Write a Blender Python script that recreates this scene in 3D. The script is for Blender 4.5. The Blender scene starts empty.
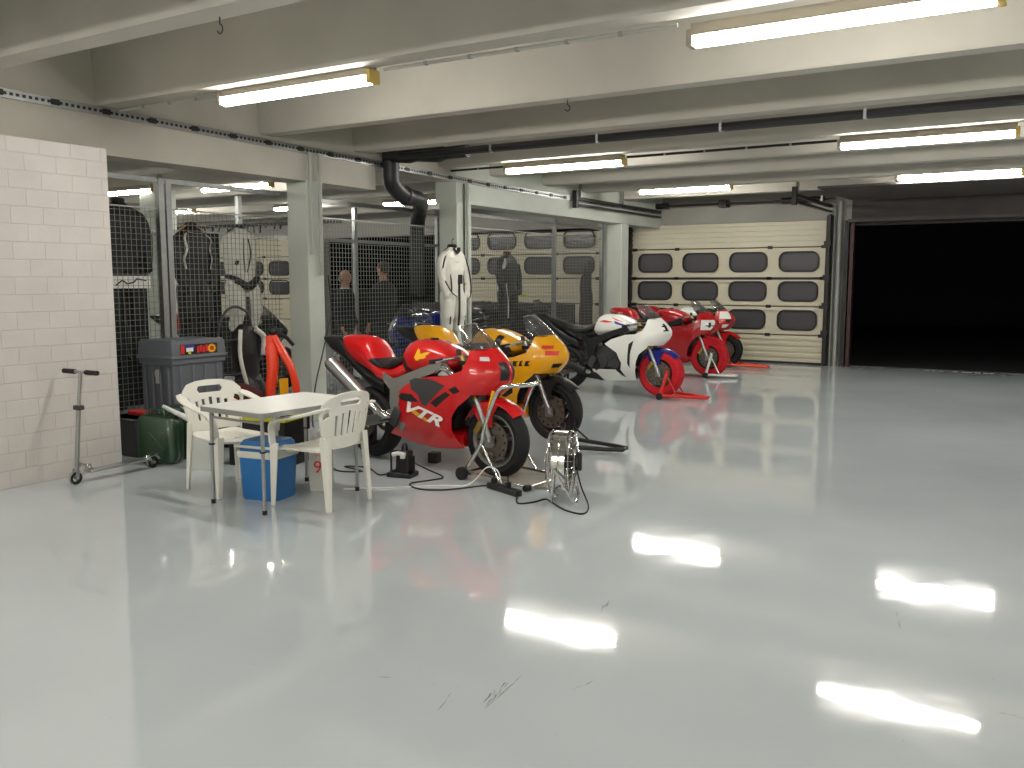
import bpy, bmesh, math, random
from mathutils import Vector, Matrix
from mathutils.geometry import delaunay_2d_cdt
random.seed(7)
SC = bpy.context.scene
COL = SC.collection
PI = math.pi
V = Vector

# ------------------------------------------------------------------ materials
def mat(name, rgb, rough=.5, metal=0., coat=0., var=0., vscale=8., bump=0., bscale=60., spec=.5, trans=0., alpha=1., emit=None, estr=0.):
    m = bpy.data.materials.new(name); m.use_nodes = True
    nt = m.node_tree; b = nt.nodes['Principled BSDF']
    b.inputs['Base Color'].default_value = (*rgb, 1)
    b.inputs['Roughness'].default_value = rough
    b.inputs['Metallic'].default_value = metal
    b.inputs['Coat Weight'].default_value = coat
    b.inputs['Coat Roughness'].default_value = .06
    b.inputs['Specular IOR Level'].default_value = spec
    b.inputs['Transmission Weight'].default_value = trans
    b.inputs['Alpha'].default_value = alpha
    if emit:
        b.inputs['Emission Color'].default_value = (*emit, 1); b.inputs['Emission Strength'].default_value = estr
    if var or bump:
        tc = nt.nodes.new('ShaderNodeTexCoord')
    if var:
        n = nt.nodes.new('ShaderNodeTexNoise'); n.inputs['Scale'].default_value = vscale; n.inputs['Detail'].default_value = 5
        nt.links.new(tc.outputs['Object'], n.inputs['Vector'])
        r = nt.nodes.new('ShaderNodeValToRGB')
        r.color_ramp.elements[0].position = .3; r.color_ramp.elements[1].position = .72
        r.color_ramp.elements[0].color = (*[c*(1-var) for c in rgb], 1)
        r.color_ramp.elements[1].color = (*[min(1, c*(1+var*.5)) for c in rgb], 1)
        nt.links.new(n.outputs['Fac'], r.inputs['Fac']); nt.links.new(r.outputs['Color'], b.inputs['Base Color'])
    if bump:
        n2 = nt.nodes.new('ShaderNodeTexNoise'); n2.inputs['Scale'].default_value = bscale; n2.inputs['Detail'].default_value = 4
        nt.links.new(tc.outputs['Object'], n2.inputs['Vector'])
        bp = nt.nodes.new('ShaderNodeBump'); bp.inputs['Strength'].default_value = bump; bp.inputs['Distance'].default_value = .01
        nt.links.new(n2.outputs['Fac'], bp.inputs['Height']); nt.links.new(bp.outputs['Normal'], b.inputs['Normal'])
    return m

def S(r, g, b):   # sRGB 0-255 to linear
    return tuple(((c/255/12.92) if c/255 <= .04045 else ((c/255+.055)/1.055)**2.4) for c in (r, g, b))

M = {}
M['concrete'] = mat('painted_concrete', S(182, 178, 167), .75, var=.10, vscale=1.6, bump=.15, bscale=25)
M['concrete_dark'] = mat('grey_concrete', S(160, 158, 150), .8, var=.12, vscale=1.3, bump=.2, bscale=25)
M['column'] = mat('column_paint', S(190, 195, 185), .6, var=.07, vscale=2.5)
M['dark_steel'] = mat('dark_steel', S(52, 50, 50), .5, .5, var=.2)
M['galv'] = mat('galvanised_steel', S(150, 152, 150), .4, .7, var=.15, vscale=12)
M['wire'] = mat('wire_mesh_zinc', S(128, 130, 124), .5, .4)
M['pipe_paint'] = mat('grey_painted_pipe', S(165, 168, 160), .5, .1)
M['black_rubber'] = mat('black_rubber', S(22, 22, 23), .6)
M['tyre'] = mat('tyre_rubber', S(20, 20, 22), .75, bump=.2, bscale=90)
M['duct'] = mat('black_duct', S(22, 22, 24), .45, bump=.3, bscale=18)
M['black_plastic'] = mat('black_plastic', S(26, 26, 28), .38)
M['dark_grey'] = mat('dark_grey_plastic', S(58, 58, 60), .5)
M['chrome'] = mat('chrome', S(215, 215, 212), .15, 1.)
M['alu'] = mat('satin_aluminium', S(172, 174, 172), .32, .85, var=.06)
M['frame_alu'] = mat('frame_aluminium', S(150, 150, 146), .38, .6)
M['red'] = mat('red_paint', S(208, 8, 16), .3, coat=.6, var=.04, vscale=3)
M['red_dark'] = mat('deep_red_paint', S(172, 8, 20), .3, coat=.6, var=.04, vscale=3)
M['yellow'] = mat('yellow_paint', S(236, 168, 8), .3, coat=.6, var=.04, vscale=3)
M['white_paint'] = mat('white_paint', S(232, 232, 226), .28, coat=.8)
M['blue_paint'] = mat('blue_paint', S(20, 38, 130), .3, coat=.8)
M['black_paint'] = mat('black_paint', S(18, 18, 20), .28, coat=.6)
M['disc'] = mat('brake_disc_steel', S(128, 118, 106), .38, .8, var=.2, vscale=30)
M['gold'] = mat('gold_anodised', S(190, 160, 90), .35, .8)
M['seat_black'] = mat('seat_vinyl', S(24, 24, 26), .5, bump=.1)
M['warmer'] = mat('red_warmer_cloth', S(196, 14, 32), .8, var=.1, vscale=20, bump=.2)
M['stand_red'] = mat('red_stand_paint', S(212, 40, 30), .4)
M['stand_orange'] = mat('orange_stand_paint', S(228, 80, 50), .4)
M['orange'] = mat('orange_red_plastic', S(242, 62, 22), .4, coat=.3)
M['plastic_white'] = mat('white_garden_plastic', S(234, 232, 222), .38, var=.03, vscale=3)
M['table_white'] = mat('white_laminate', S(226, 226, 220), .35)
M['cool_blue'] = mat('blue_plastic', S(38, 112, 178), .42, var=.05)
M['cool_lid'] = mat('cream_plastic', S(215, 214, 200), .45)
M['green'] = mat('green_jerrycan_paint', S(30, 62, 36), .32, coat=.4, var=.1, vscale=4)
M['bin_grey'] = mat('grey_bin_plastic', S(104, 108, 116), .5, var=.05)
M['milk'] = mat('milky_plastic', S(208, 210, 205), .4, var=.04)
M['leather_white'] = mat('white_leather', S(222, 220, 210), .45, var=.05, vscale=10, bump=.25, bscale=30)
M['leather_black'] = mat('black_leather', S(24, 23, 25), .45, bump=.25, bscale=30)
M['cloth_dark'] = mat('dark_cloth', S(52, 50, 52), .9, bump=.4, bscale=14)
M['cloth_navy'] = mat('navy_cloth', S(24, 26, 34), .85, bump=.2)
M['maroon'] = mat('maroon_cloth', S(82, 22, 28), .9, bump=.3)
M['skin'] = mat('skin', S(196, 142, 116), .55, var=.05)
M['hair_grey'] = mat('grey_hair', S(112, 104, 98), .8)
M['hair_dark'] = mat('dark_hair', S(58, 48, 42), .8)
M['door_panel'] = mat('door_panel_paint', S(206, 200, 178), .5, var=.05, vscale=2)
M['door_glass'] = mat('dark_door_glass', S(78, 76, 80), .25, spec=.4)
M['glass_smoke'] = mat('smoked_screen', S(105, 106, 110), .07, trans=.6, alpha=.45)
M['emit'] = mat('tube_light', (1, 1, 1), .4, emit=(1, .97, .90), estr=52)
M['emit_far'] = mat('tube_light_far', (1, 1, 1), .4, emit=(1, .97, .90), estr=48)
M['lamp_base'] = mat('lamp_housing', S(150, 142, 128), .6)
M['brass'] = mat('yellowed_cap', S(200, 170, 90), .5)
M['card'] = mat('grey_board', S(140, 136, 124), .7, var=.1)
M['carton'] = mat('pale_carton', S(196, 194, 186), .7)
M['text_white'] = mat('white_vinyl', S(235, 232, 228), .4)
M['text_yellow'] = mat('yellow_vinyl', S(250, 190, 30), .4)
M['text_red'] = mat('red_vinyl', S(215, 45, 40), .4)
M['text_black'] = mat('black_vinyl', S(20, 20, 22), .4)
M['text_blue'] = mat('blue_vinyl', S(40, 60, 150), .4)
M['neon'] = mat('neon_yellow', S(215, 235, 30), .6)
M['yellow_edge'] = mat('yellow_green_plastic', S(196, 196, 40), .5)
M['orange_wood'] = mat('orange_wood', S(205, 140, 40), .5)
M['silver_tape'] = mat('silver_label', S(200, 200, 200), .4)
M['red_bag'] = mat('red_fabric', S(196, 38, 38), .7)
M['outside_ground'] = mat('night_tarmac', S(24, 22, 26), .8)
M['outside_wall'] = mat('night_wall', S(34, 32, 38), .9)
M['lintel_dark'] = mat('lintel_dark_grey', S(84, 78, 76), .8, var=.15, vscale=3)  # own dark grey of the lintel and raised door panel
M['pink'] = mat('blue_white_plastic', S(150, 160, 200), .4)

def brick_mat():
    m = bpy.data.materials.new('painted_block'); m.use_nodes = True
    nt = m.node_tree; b = nt.nodes['Principled BSDF']; L = nt.links.new
    tc = nt.nodes.new('ShaderNodeTexCoord'); sp = nt.nodes.new('ShaderNodeSeparateXYZ'); cb = nt.nodes.new('ShaderNodeCombineXYZ')
    L(tc.outputs['Object'], sp.inputs[0]); L(sp.outputs['Y'], cb.inputs['X']); L(sp.outputs['Z'], cb.inputs['Y'])
    br = nt.nodes.new('ShaderNodeTexBrick'); L(cb.outputs[0], br.inputs['Vector'])
    br.inputs['Scale'].default_value = 1; br.inputs['Brick Width'].default_value = .25; br.inputs['Row Height'].default_value = .1308
    br.inputs['Mortar Size'].default_value = .006; br.inputs['Mortar Smooth'].default_value = .6
    c = S(214, 208, 203)
    br.inputs['Color1'].default_value = (*c, 1); br.inputs['Color2'].default_value = (*[x*.97 for x in c], 1); br.inputs['Mortar'].default_value = (*[x*.93 for x in c], 1)
    n = nt.nodes.new('ShaderNodeTexNoise'); n.inputs['Scale'].default_value = 3; L(tc.outputs['Object'], n.inputs['Vector'])
    mx = nt.nodes.new('ShaderNodeMix'); mx.data_type = 'RGBA'; mx.blend_type = 'MULTIPLY'; mx.inputs[0].default_value = .2
    L(br.outputs['Color'], mx.inputs[6]); L(n.outputs['Fac'], mx.inputs[7]); L(mx.outputs[2], b.inputs['Base Color'])
    bp = nt.nodes.new('ShaderNodeBump'); bp.invert = True; bp.inputs['Strength'].default_value = .6; bp.inputs['Distance'].default_value = .006
    L(br.outputs['Fac'], bp.inputs['Height'])
    n2 = nt.nodes.new('ShaderNodeTexNoise'); n2.inputs['Scale'].default_value = 30; L(tc.outputs['Object'], n2.inputs['Vector'])
    bp2 = nt.nodes.new('ShaderNodeBump'); bp2.inputs['Strength'].default_value = .15; bp2.inputs['Distance'].default_value = .01
    L(n2.outputs['Fac'], bp2.inputs['Height']); L(bp.outputs['Normal'], bp2.inputs['Normal']); L(bp2.outputs['Normal'], b.inputs['Normal'])
    b.inputs['Roughness'].default_value = .6
    return m
M['block'] = brick_mat()

def floor_mat():
    m = bpy.data.materials.new('epoxy_floor'); m.use_nodes = True
    nt = m.node_tree; b = nt.nodes['Principled BSDF']; L = nt.links.new
    tc = nt.nodes.new('ShaderNodeTexCoord')
    n = nt.nodes.new('ShaderNodeTexNoise'); n.inputs['Scale'].default_value = .7; n.inputs['Detail'].default_value = 6; L(tc.outputs['Object'], n.inputs['Vector'])
    r = nt.nodes.new('ShaderNodeValToRGB'); L(n.outputs['Fac'], r.inputs['Fac'])
    r.color_ramp.elements[0].position = .3; r.color_ramp.elements[1].position = .7
    r.color_ramp.elements[0].color = (*S(186, 193, 196), 1); r.color_ramp.elements[1].color = (*S(196, 203, 206), 1)
    n3 = nt.nodes.new('ShaderNodeTexNoise'); n3.inputs['Scale'].default_value = 45; n3.inputs['Detail'].default_value = 3; L(tc.outputs['Object'], n3.inputs['Vector'])
    r3 = nt.nodes.new('ShaderNodeValToRGB'); L(n3.outputs['Fac'], r3.inputs['Fac'])
    r3.color_ramp.elements[0].position = .22; r3.color_ramp.elements[0].color = (.55, .55, .55, 1); r3.color_ramp.elements[1].position = .27; r3.color_ramp.elements[1].color = (1, 1, 1, 1)
    mx = nt.nodes.new('ShaderNodeMix'); mx.data_type = 'RGBA'; mx.blend_type = 'MULTIPLY'; mx.inputs[0].default_value = .8
    L(r.outputs['Color'], mx.inputs[6]); L(r3.outputs['Color'], mx.inputs[7]); L(mx.outputs[2], b.inputs['Base Color'])
    n4 = nt.nodes.new('ShaderNodeTexNoise'); n4.inputs['Scale'].default_value = 3.; n4.inputs['Detail'].default_value = 8; n4.inputs['Roughness'].default_value = .7; L(tc.outputs['Object'], n4.inputs['Vector'])
    r4 = nt.nodes.new('ShaderNodeMapRange'); r4.inputs['From Min'].default_value = .35; r4.inputs['From Max'].default_value = .7
    r4.inputs['To Min'].default_value = .035; r4.inputs['To Max'].default_value = .075
    L(n4.outputs['Fac'], r4.inputs['Value']); L(r4.outputs['Result'], b.inputs['Roughness'])
    n2 = nt.nodes.new('ShaderNodeTexNoise'); n2.inputs['Scale'].default_value = 4.; n2.inputs['Detail'].default_value = 2; L(tc.outputs['Object'], n2.inputs['Vector'])
    bp = nt.nodes.new('ShaderNodeBump'); bp.inputs['Strength'].default_value = .05; bp.inputs['Distance'].default_value = .02
    L(n2.outputs['Fac'], bp.inputs['Height']); L(bp.outputs['Normal'], b.inputs['Normal'])
    b.inputs['Specular IOR Level'].default_value = .9
    return m
M['floor'] = floor_mat()

# ------------------------------------------------------------------ geometry helpers
def cr(pts, n):
    """Catmull-Rom resample of a list of Vectors, n samples per span."""
    P = [V(p) for p in pts]
    if len(P) < 3: 
        return [P[0].lerp(P[-1], i/n) for i in range(n+1)]
    P = [P[0]*2-P[1]] + P + [P[-1]*2-P[-2]]
    out = []
    for i in range(1, len(P)-2):
        a, b, c, d = P[i-1:i+3]
        for k in range(n):
            t = k/n
            out.append(.5*((2*b)+(c-a)*t+(2*a-5*b+4*c-d)*t*t+(3*b-a-3*c+d)*t**3))
    out.append(P[-2].copy())
    return out

class MB:
    def __init__(s): s.v = []; s.f = []; s.m = []; s.mi = 0; s.mats = []
    def slot(s, m):
        if m not in s.mats: s.mats.append(m)
        s.mi = s.mats.index(m); return s
    def add(s, vs, fs):
        o = len(s.v); s.v += [tuple(v) for v in vs]
        for f in fs: s.f.append([i+o for i in f]); s.m.append(s.mi)
        return s
    def box(s, c, d, R=None, taper=1.):
        x, y, z = d[0]/2, d[1]/2, d[2]/2
        vs = [V((i*x*(taper if k > 0 else 1), j*y*(taper if k > 0 else 1), k*z)) for k in (-1, 1) for j in (-1, 1) for i in (-1, 1)]
        if R is not None: vs = [R @ v for v in vs]
        vs = [v+V(c) for v in vs]
        return s.add(vs, [(0, 2, 3, 1), (4, 5, 7, 6), (0, 1, 5, 4), (2, 6, 7, 3), (0, 4, 6, 2), (1, 3, 7, 5)])
    def b2(s, a, b):   # box by two corners
        return s.box([(a[i]+b[i])/2 for i in range(3)], [abs(b[i]-a[i]) for i in range(3)])
    def bar(s, p, q, w, h, up=(0, 0, 1)):   # rectangular bar from p to q
        p, q = V(p), V(q); d = (q-p); L = d.length; d.normalize(); u = V(up)
        if abs(d.dot(u)) > .98: u = V((1, 0, 0))
        sx = d.cross(u).normalized(); uz = sx.cross(d)
        R = Matrix((sx, d, uz)).transposed()
        return s.box((p+q)/2, (w, L, h), R)
    def tube(s, pts, r, seg=8, closed=False, flat=1.):
        P = [V(p) for p in pts]; n = len(P)
        rs = r if isinstance(r, (list, tuple)) else [r]*n
        tang = []
        for i in range(n):
            a = P[(i-1) % n] if (closed or i > 0) else P[i]; b = P[(i+1) % n] if (closed or i < n-1) else P[i]
            t = (b-a); t = t.normalized() if t.length > 1e-9 else V((0, 0, 1)); tang.append(t)
        u = tang[0].orthogonal().normalized() if abs(tang[0].z) > .95 else tang[0].cross(V((0, 0, 1))).normalized()
        vs = []
        for i in range(n):
            t = tang[i]; u = (u-t*u.dot(t)).normalized(); w = t.cross(u)
            for k in range(seg):
                a = 2*PI*k/seg; vs.append(P[i]+(u*math.cos(a)+w*math.sin(a)*flat)*rs[i])
        fs = []
        m = n if closed else n-1
        for i in range(m):
            j = (i+1) % n
            for k in range(seg):
                fs.append((i*seg+k, i*seg+(k+1) % seg, j*seg+(k+1) % seg, j*seg+k))
        if not closed: fs += [tuple(range(seg))[::-1], tuple(range((n-1)*seg, n*seg))]
        return s.add(vs, fs)
    def cyl(s, p, q, r0, r1=None, seg=16): return s.tube([p, q], [r0, r0 if r1 is None else r1], seg)
    def lathe(s, prof, origin=(0, 0, 0), axis='y', seg=32, a0=0., a1=2*PI, closed_prof=False):
        """prof = (r, h) pairs around an axis."""
        full = abs(a1-a0-2*PI) < 1e-6; n = seg if full else seg+1; o = V(origin); vs = []
        for i in range(n):
            a = a0+(a1-a0)*i/seg; c, sn = math.cos(a), math.sin(a)
            for r, h in prof:
                vs.append(o+(V((r*c, h, r*sn)) if axis == 'y' else V((h, r*c, r*sn)) if axis == 'x' else V((r*c, r*sn, h))))
        k = len(prof); fs = []
        for i in range(n if full else n-1):
            j = (i+1) % n
            for q in range(k if closed_prof else k-1):
                w = (q+1) % k; fs.append((i*k+q, j*k+q, j*k+w, i*k+w))
        if not full and closed_prof: fs += [tuple(range(k)), tuple(range((n-1)*k, n*k))[::-1]]
        return s.add(vs, fs)
    def loft(s, secs, caps=True):
        k = len(secs[0]); vs = [p for sec in secs for p in sec]; fs = []
        for i in range(len(secs)-1):
            for q in range(k): fs.append((i*k+q, i*k+(q+1) % k, (i+1)*k+(q+1) % k, (i+1)*k+q))
        if caps: fs += [tuple(range(k))[::-1], tuple(range((len(secs)-1)*k, len(secs)*k))]
        return s.add(vs, fs)
    def grid(s, rows):
        k = len(rows[0]); vs = [p for r in rows for p in r]; fs = []
        for i in range(len(rows)-1):
            for q in range(k-1): fs.append((i*k+q, i*k+q+1, (i+1)*k+q+1, (i+1)*k+q))
        return s.add(vs, fs)
    def ell(s, c, r, seg=16, rings=10, R=None):
        vs = []; c = V(c)
        for i in range(rings+1):
            t = PI*i/rings
            for k in range(seg):
                a = 2*PI*k/seg; p = V((r[0]*math.sin(t)*math.cos(a), r[1]*math.sin(t)*math.sin(a), r[2]*math.cos(t)))
                if R is not None: p = R @ p
                vs.append(c+p)
        fs = []
        for i in range(rings):
            for k in range(seg): fs.append((i*seg+k, (i+1)*seg+k, (i+1)*seg+(k+1) % seg, i*seg+(k+1) % seg))
        return s.add(vs, fs)
    def prism(s, poly, f0, f1):
        """closed polygon (2D) lofted between two mapping functions 2D->3D."""
        n = len(poly); vs = [f0(p) for p in poly]+[f1(p) for p in poly]
        fs = [tuple(range(n))[::-1], tuple(range(n, 2*n))]+[(i, (i+1) % n, n+(i+1) % n, n+i) for i in range(n)]
        return s.add(vs, fs)
    def build(s, name, m=None, parent=None, bevel=0., sub=0, solid=0., remesh=0., smoothit=0, angle=40, loc=None, rot=None, offset=-1.):
        me = bpy.data.meshes.new(name); me.from_pydata(s.v, [], s.f); 
        if m is not None and not s.mats: me.materials.append(m)
        for x in s.mats: me.materials.append(x)
        bm = bmesh.new(); bm.from_mesh(me)
        if s.mats:
            bm.faces.ensure_lookup_table()
            for f, i in zip(bm.faces, s.m): f.material_index = i
        bmesh.ops.remove_doubles(bm, verts=bm.verts, dist=1e-5)
        bmesh.ops.recalc_face_normals(bm, faces=bm.faces)
        bm.to_mesh(me); bm.free()
        me.polygons.foreach_set('use_smooth', [True]*len(me.polygons)); me.set_sharp_from_angle(angle=math.radians(angle)); me.update()
        o = bpy.data.objects.new(name, me); COL.objects.link(o)
        if parent is not None: o.parent = parent
        if loc: o.location = loc
        if rot: o.rotation_euler = rot
        if bevel:
            b = o.modifiers.new('b', 'BEVEL'); b.width = bevel; b.segments = 2; b.limit_method = 'ANGLE'; b.angle_limit = math.radians(35)
        if solid:
            b = o.modifiers.new('s', 'SOLIDIFY'); b.thickness = solid; b.offset = offset
            if not sub and not remesh:
                e_ = o.modifiers.new('e', 'EDGE_SPLIT'); e_.split_angle = math.radians(55); e_.use_edge_sharp = False
        if sub:
            b = o.modifiers.new('u', 'SUBSURF'); b.levels = sub; b.render_levels = sub
        if remesh:
            b = o.modifiers.new('r', 'REMESH'); b.mode = 'VOXEL'; b.voxel_size = remesh; b.use_smooth_shade = True
            if smoothit:
                b = o.modifiers.new('k', 'SMOOTH'); b.factor = .5; b.iterations = smoothit
        return o

def sup(cx, cy, cz, ry, rz, n=20, e=2.4, rzb=None, ax='x'):
    """superellipse section in the y-z plane (or x-y for ax z)."""
    out = []
    for k in range(n):
        a = 2*PI*k/n; c, s_ = math.cos(a), math.sin(a)
        yy = ry*math.copysign(abs(c)**(2/e), c); r2 = rz if s_ > 0 or rzb is None else rzb
        zz = r2*math.copysign(abs(s_)**(2/e), s_)
        out.append(V((cx, cy+yy, cz+zz)) if ax == 'x' else V((cx+yy, cy+zz, cz)) if ax == 'z' else V((cx+yy, cy, cz+zz)))
    return out

def inside(p, poly):
    x, y = p; c = False; n = len(poly)
    for i in range(n):
        x1, y1 = poly[i]; x2, y2 = poly[i-1]
        if (y1 > y) != (y2 > y) and x < (x2-x1)*(y-y1)/(y2-y1)+x1: c = not c
    return c

def panel(poly, f, holes=(), step=.03, mb=None, smooth=0):
    """a curved sheet: 2D outline filled with a fine triangulation, mapped to 3D by f."""
    if smooth:
        q = [V((x, y, 0)) for x, y in poly]; q = cr(q+[q[0]], smooth)[:-1]; poly = [(p.x, p.y) for p in q]
    vs = []; es = []
    for lp in [poly]+list(holes):
        o = len(vs); pts = []
        for i in range(len(lp)):
            a, b = V(lp[i]), V(lp[(i+1) % len(lp)]); k = max(1, int((b-a).length/step))
            pts += [a.lerp(b, j/k) for j in range(k)]
        vs += pts; es += [(o+i, o+(i+1) % len(pts)) for i in range(len(pts))]
    xs = [p[0] for p in poly]; ys = [p[1] for p in poly]
    nb = list(vs)
    gx = min(xs)+step/2; row = 0
    while gx < max(xs):
        gy = min(ys)+step/2+(step/2 if row % 2 else 0)
        while gy < max(ys):
            p = V((gx, gy))
            if inside(p, poly) and min((p-q).length for q in nb) > step*.45: vs.append(p)
            gy += step
        gx += step; row += 1
    r = delaunay_2d_cdt([V((p[0], p[1])) for p in vs], es, [], 0, 1e-5)
    V2, F = r[0], r[2]
    fs = []
    for t in F:
        c = sum((V2[i] for i in t), V((0, 0)))/len(t)
        if inside(c, poly) and not any(inside(c, h) for h in holes): fs.append(tuple(t))
    mb = mb or MB()
    used = sorted({i for t in fs for i in t}); mp = {u: k for k, u in enumerate(used)}
    mb.add([f(V2[u].x, V2[u].y) for u in used], [tuple(mp[i] for i in t) for t in fs])
    return mb

def empty(name, loc=(0, 0, 0), rz=0.):
    o = bpy.data.objects.new(name, None); COL.objects.link(o); o.location = loc; o.rotation_euler = (0, 0, rz); o.empty_display_size = .2
    return o
def tag(o, label=None, cat=None, group=None, kind=None):
    if label: o['label'] = label
    if cat: o['category'] = cat
    if group: o['group'] = group
    if kind: o['kind'] = kind
    return o
def struct(mb, name, m=None, **k):
    return tag(mb.build(name, m, **k), kind='structure')
def copytree(o, parent=None):
    c = o.copy(); COL.objects.link(c)
    if parent is not None: c.parent = parent
    for ch in list(o.children): copytree(ch, c)
    return c
def text(s, name, m, parent, size, loc, rot, shear=0., ext=.0008, bold=0., sx=1.):
    cu = bpy.data.curves.new(name, 'FONT'); cu.body = s; cu.size = size; cu.shear = shear; cu.extrude = ext; cu.offset = bold
    cu.align_x = 'LEFT'; cu.materials.append(m)
    tmp = bpy.data.objects.new(name+'_curve', cu); COL.objects.link(tmp)
    bpy.context.view_layer.update()
    me = bpy.data.meshes.new_from_object(tmp.evaluated_get(bpy.context.evaluated_depsgraph_get()))
    bpy.data.objects.remove(tmp)
    if not me.materials: me.materials.append(m)
    for v in me.vertices: v.co.x *= sx
    o = bpy.data.objects.new(name, me); COL.objects.link(o); o.parent = parent; o.location = loc; o.rotation_euler = rot
    return o

# ================================================================== THE HALL
XL, XR, Y0, Y1, ZC = -24., 6., -4., 17., 3.62
# floor with scuffs in its own mesh
fb = MB().slot(M['floor'])
fb.add([(XL, Y0, 0), (XR, Y0, 0), (XR, Y1+.15, 0), (XL, Y1+.15, 0)], [(0, 1, 2, 3)])
fb.slot(M['black_rubber'])
def scuff(x, y, ang, L, w, n):
    d = V((math.cos(ang), math.sin(ang))); p = V((-d.y, d.x))
    for i in range(n):
        t = random.uniform(-.5, .5)*L; l = random.uniform(.008, .035); ww = w*random.uniform(.3, 1); o = random.uniform(-1, 1)*w
        c = V((x, y))+d*t+p*o
        fb.add([(c.x-d.x*l-p.x*ww*.3, c.y-d.y*l-p.y*ww*.3, .0008), (c.x+d.x*l, c.y+d.y*l, .0008), (c.x+d.x*l*.8+p.x*ww*.4, c.y+d.y*l*.8+p.y*ww*.4, .0008)], [(0, 1, 2)])
for a in [(-1.73, 2.74, 1.66, .30, .004, 30), (-1.75, 2.72, 1.66, .18, .014, 16), (-1.87, 2.55, 1.85, .12, .003, 12), (-1.80, 3.77, 1.73, .16, .012, 9), (-.57, 4.28, -1.34, .30, .004, 9), (-.08, 3.54, -.1, .12, .004, 7),
          (-2.2, 2.6, .4, .03, .005, 3), (-3.9, 3.2, 0, .06, .004, 3), (-4.0, 4.6, .2, .14, .006, 6), (-2.56, 15.1, -1.1, .5, .02, 8), (-.5, 8.8, .2, .7, .01, 8), (.2, 5.2, 1, .3, .01, 6), (-1.5, 2.95, 1.3, .1, .006, 4)]: scuff(*a)
fb.slot(M['text_white'])
for (x0, x1, y) in [(-2.05, -1.97, 16.88), (-1.93, -1.87, 16.86), (-1.82, -1.75, 16.84), (-1.6, -1.53, 16.84), (-1.47, -1.30, 16.83), (-1.27, -1.18, 16.82), (-1.14, -.98, 16.81)]:
    fb.b2((x0, y, .0006), (x1, y+.05, .0012))
struct(fb, 'floor', angle=30)
struct(MB().b2((XL, Y0, ZC), (XR, Y1+.3, ZC+.2)), 'ceiling', M['concrete'])
# precast ceiling ribs of our bay; rounded lower corners
RIBS = [(-3.3, .24), (-2.0, .24), (-.45, .24), (.85, .24), (2.2, .24), (3.38, .24), (4.72, .24), (6.50, .22), (7.9, .26), (9.5, .24), (10.72, .22), (12.2, .24), (13.55, .24), (15.1, .24)]
for i, (y, w) in enumerate(RIBS):
    z0 = 3.0
    prof = [(y-.03, ZC), (y+.005, z0+.03), (y+.03, z0), (y+w-.03, z0), (y+w-.005, z0+.03), (y+w+.03, ZC)]
    struct(MB().prism(prof, lambda p: V((-7.0, p[0], p[1])), lambda p: V((XR, p[0], p[1]))), f'ceiling_beam', M['concrete'])
    struct(MB().prism(prof, lambda p: V((XL, p[0], p[1])), lambda p: V((-7.34, p[0], p[1]))), f'ceiling_beam', M['concrete'])
# header along the left bay line
struct(MB().b2((-7.34, Y0, 2.6), (-7.0, 8.28, ZC)), 'trim_1', M['concrete'])
struct(MB().b2((-7.34, 8.28, 2.86), (-7.0, 9.92, ZC)), 'trim_2', M['concrete'])
struct(MB().b2((-7.34, 9.92, 2.57), (-7.0, Y1, ZC)), 'trim_3', M['column'])
# white block wall on the left
struct(MB().b2((-7.0, Y0, 0), (-6.65, 4.56, 2.595)), 'wall_left', M['block'])
# columns
for i, (ya, yb) in enumerate([(7.14, 7.38), (9.92, 10.26), (15.1, 15.42)]):
    struct(MB().b2((-7.29, ya, 0), (-6.99, yb, 2.61 if i == 0 else 2.58)), 'column', M['column'], bevel=.012)
# back wall pieces (y = 17)
bw = M['concrete_dark']
def wallpiece(x0, x1, z0, z1, nm, m=bw): struct(MB().b2((x0, Y1, z0), (x1, Y1+.3, z1)), nm, m)
wallpiece(XL, -21.2, 0, ZC, 'wall_back'); wallpiece(-21.2, -17, 2.63, ZC, 'wall_back'); wallpiece(-17, -16.2, 0, ZC, 'wall_back')
wallpiece(-16.2, -12.55, 2.6, ZC, 'wall_back'); wallpiece(-12.55, -12.25, 0, ZC, 'wall_back'); wallpiece(-12.25, -8.3, 2.63, ZC, 'wall_back')
wallpiece(-8.3, -7.6, 0, ZC, 'wall_back', M['column']); wallpiece(-7.6, -3.7, 2.63, ZC, 'wall_back')
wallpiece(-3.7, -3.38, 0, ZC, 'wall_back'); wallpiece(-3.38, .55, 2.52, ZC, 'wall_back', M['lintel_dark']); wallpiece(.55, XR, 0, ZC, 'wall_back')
struct(MB().b2((XR, Y0, 0), (XR+.2, Y1+.3, ZC)), 'wall_right', M['concrete'])
struct(MB().b2((XL-.2, Y0, 0), (XL, Y1+.3, ZC)), 'wall_far_left', M['concrete'])
struct(MB().b2((XL-.2, Y0-.2, 0), (XR+.2, Y0, ZC)), 'wall_front', M['concrete'])
# the night outside
struct(MB().b2((-40, Y1+.15, -.12), (20, 60, -.012)), 'ground_outside', M['outside_ground'])
struct(MB().b2((-40, 34, -.012), (20, 34.3, 1.1)), 'wall_pit', M['outside_wall'])

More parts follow.
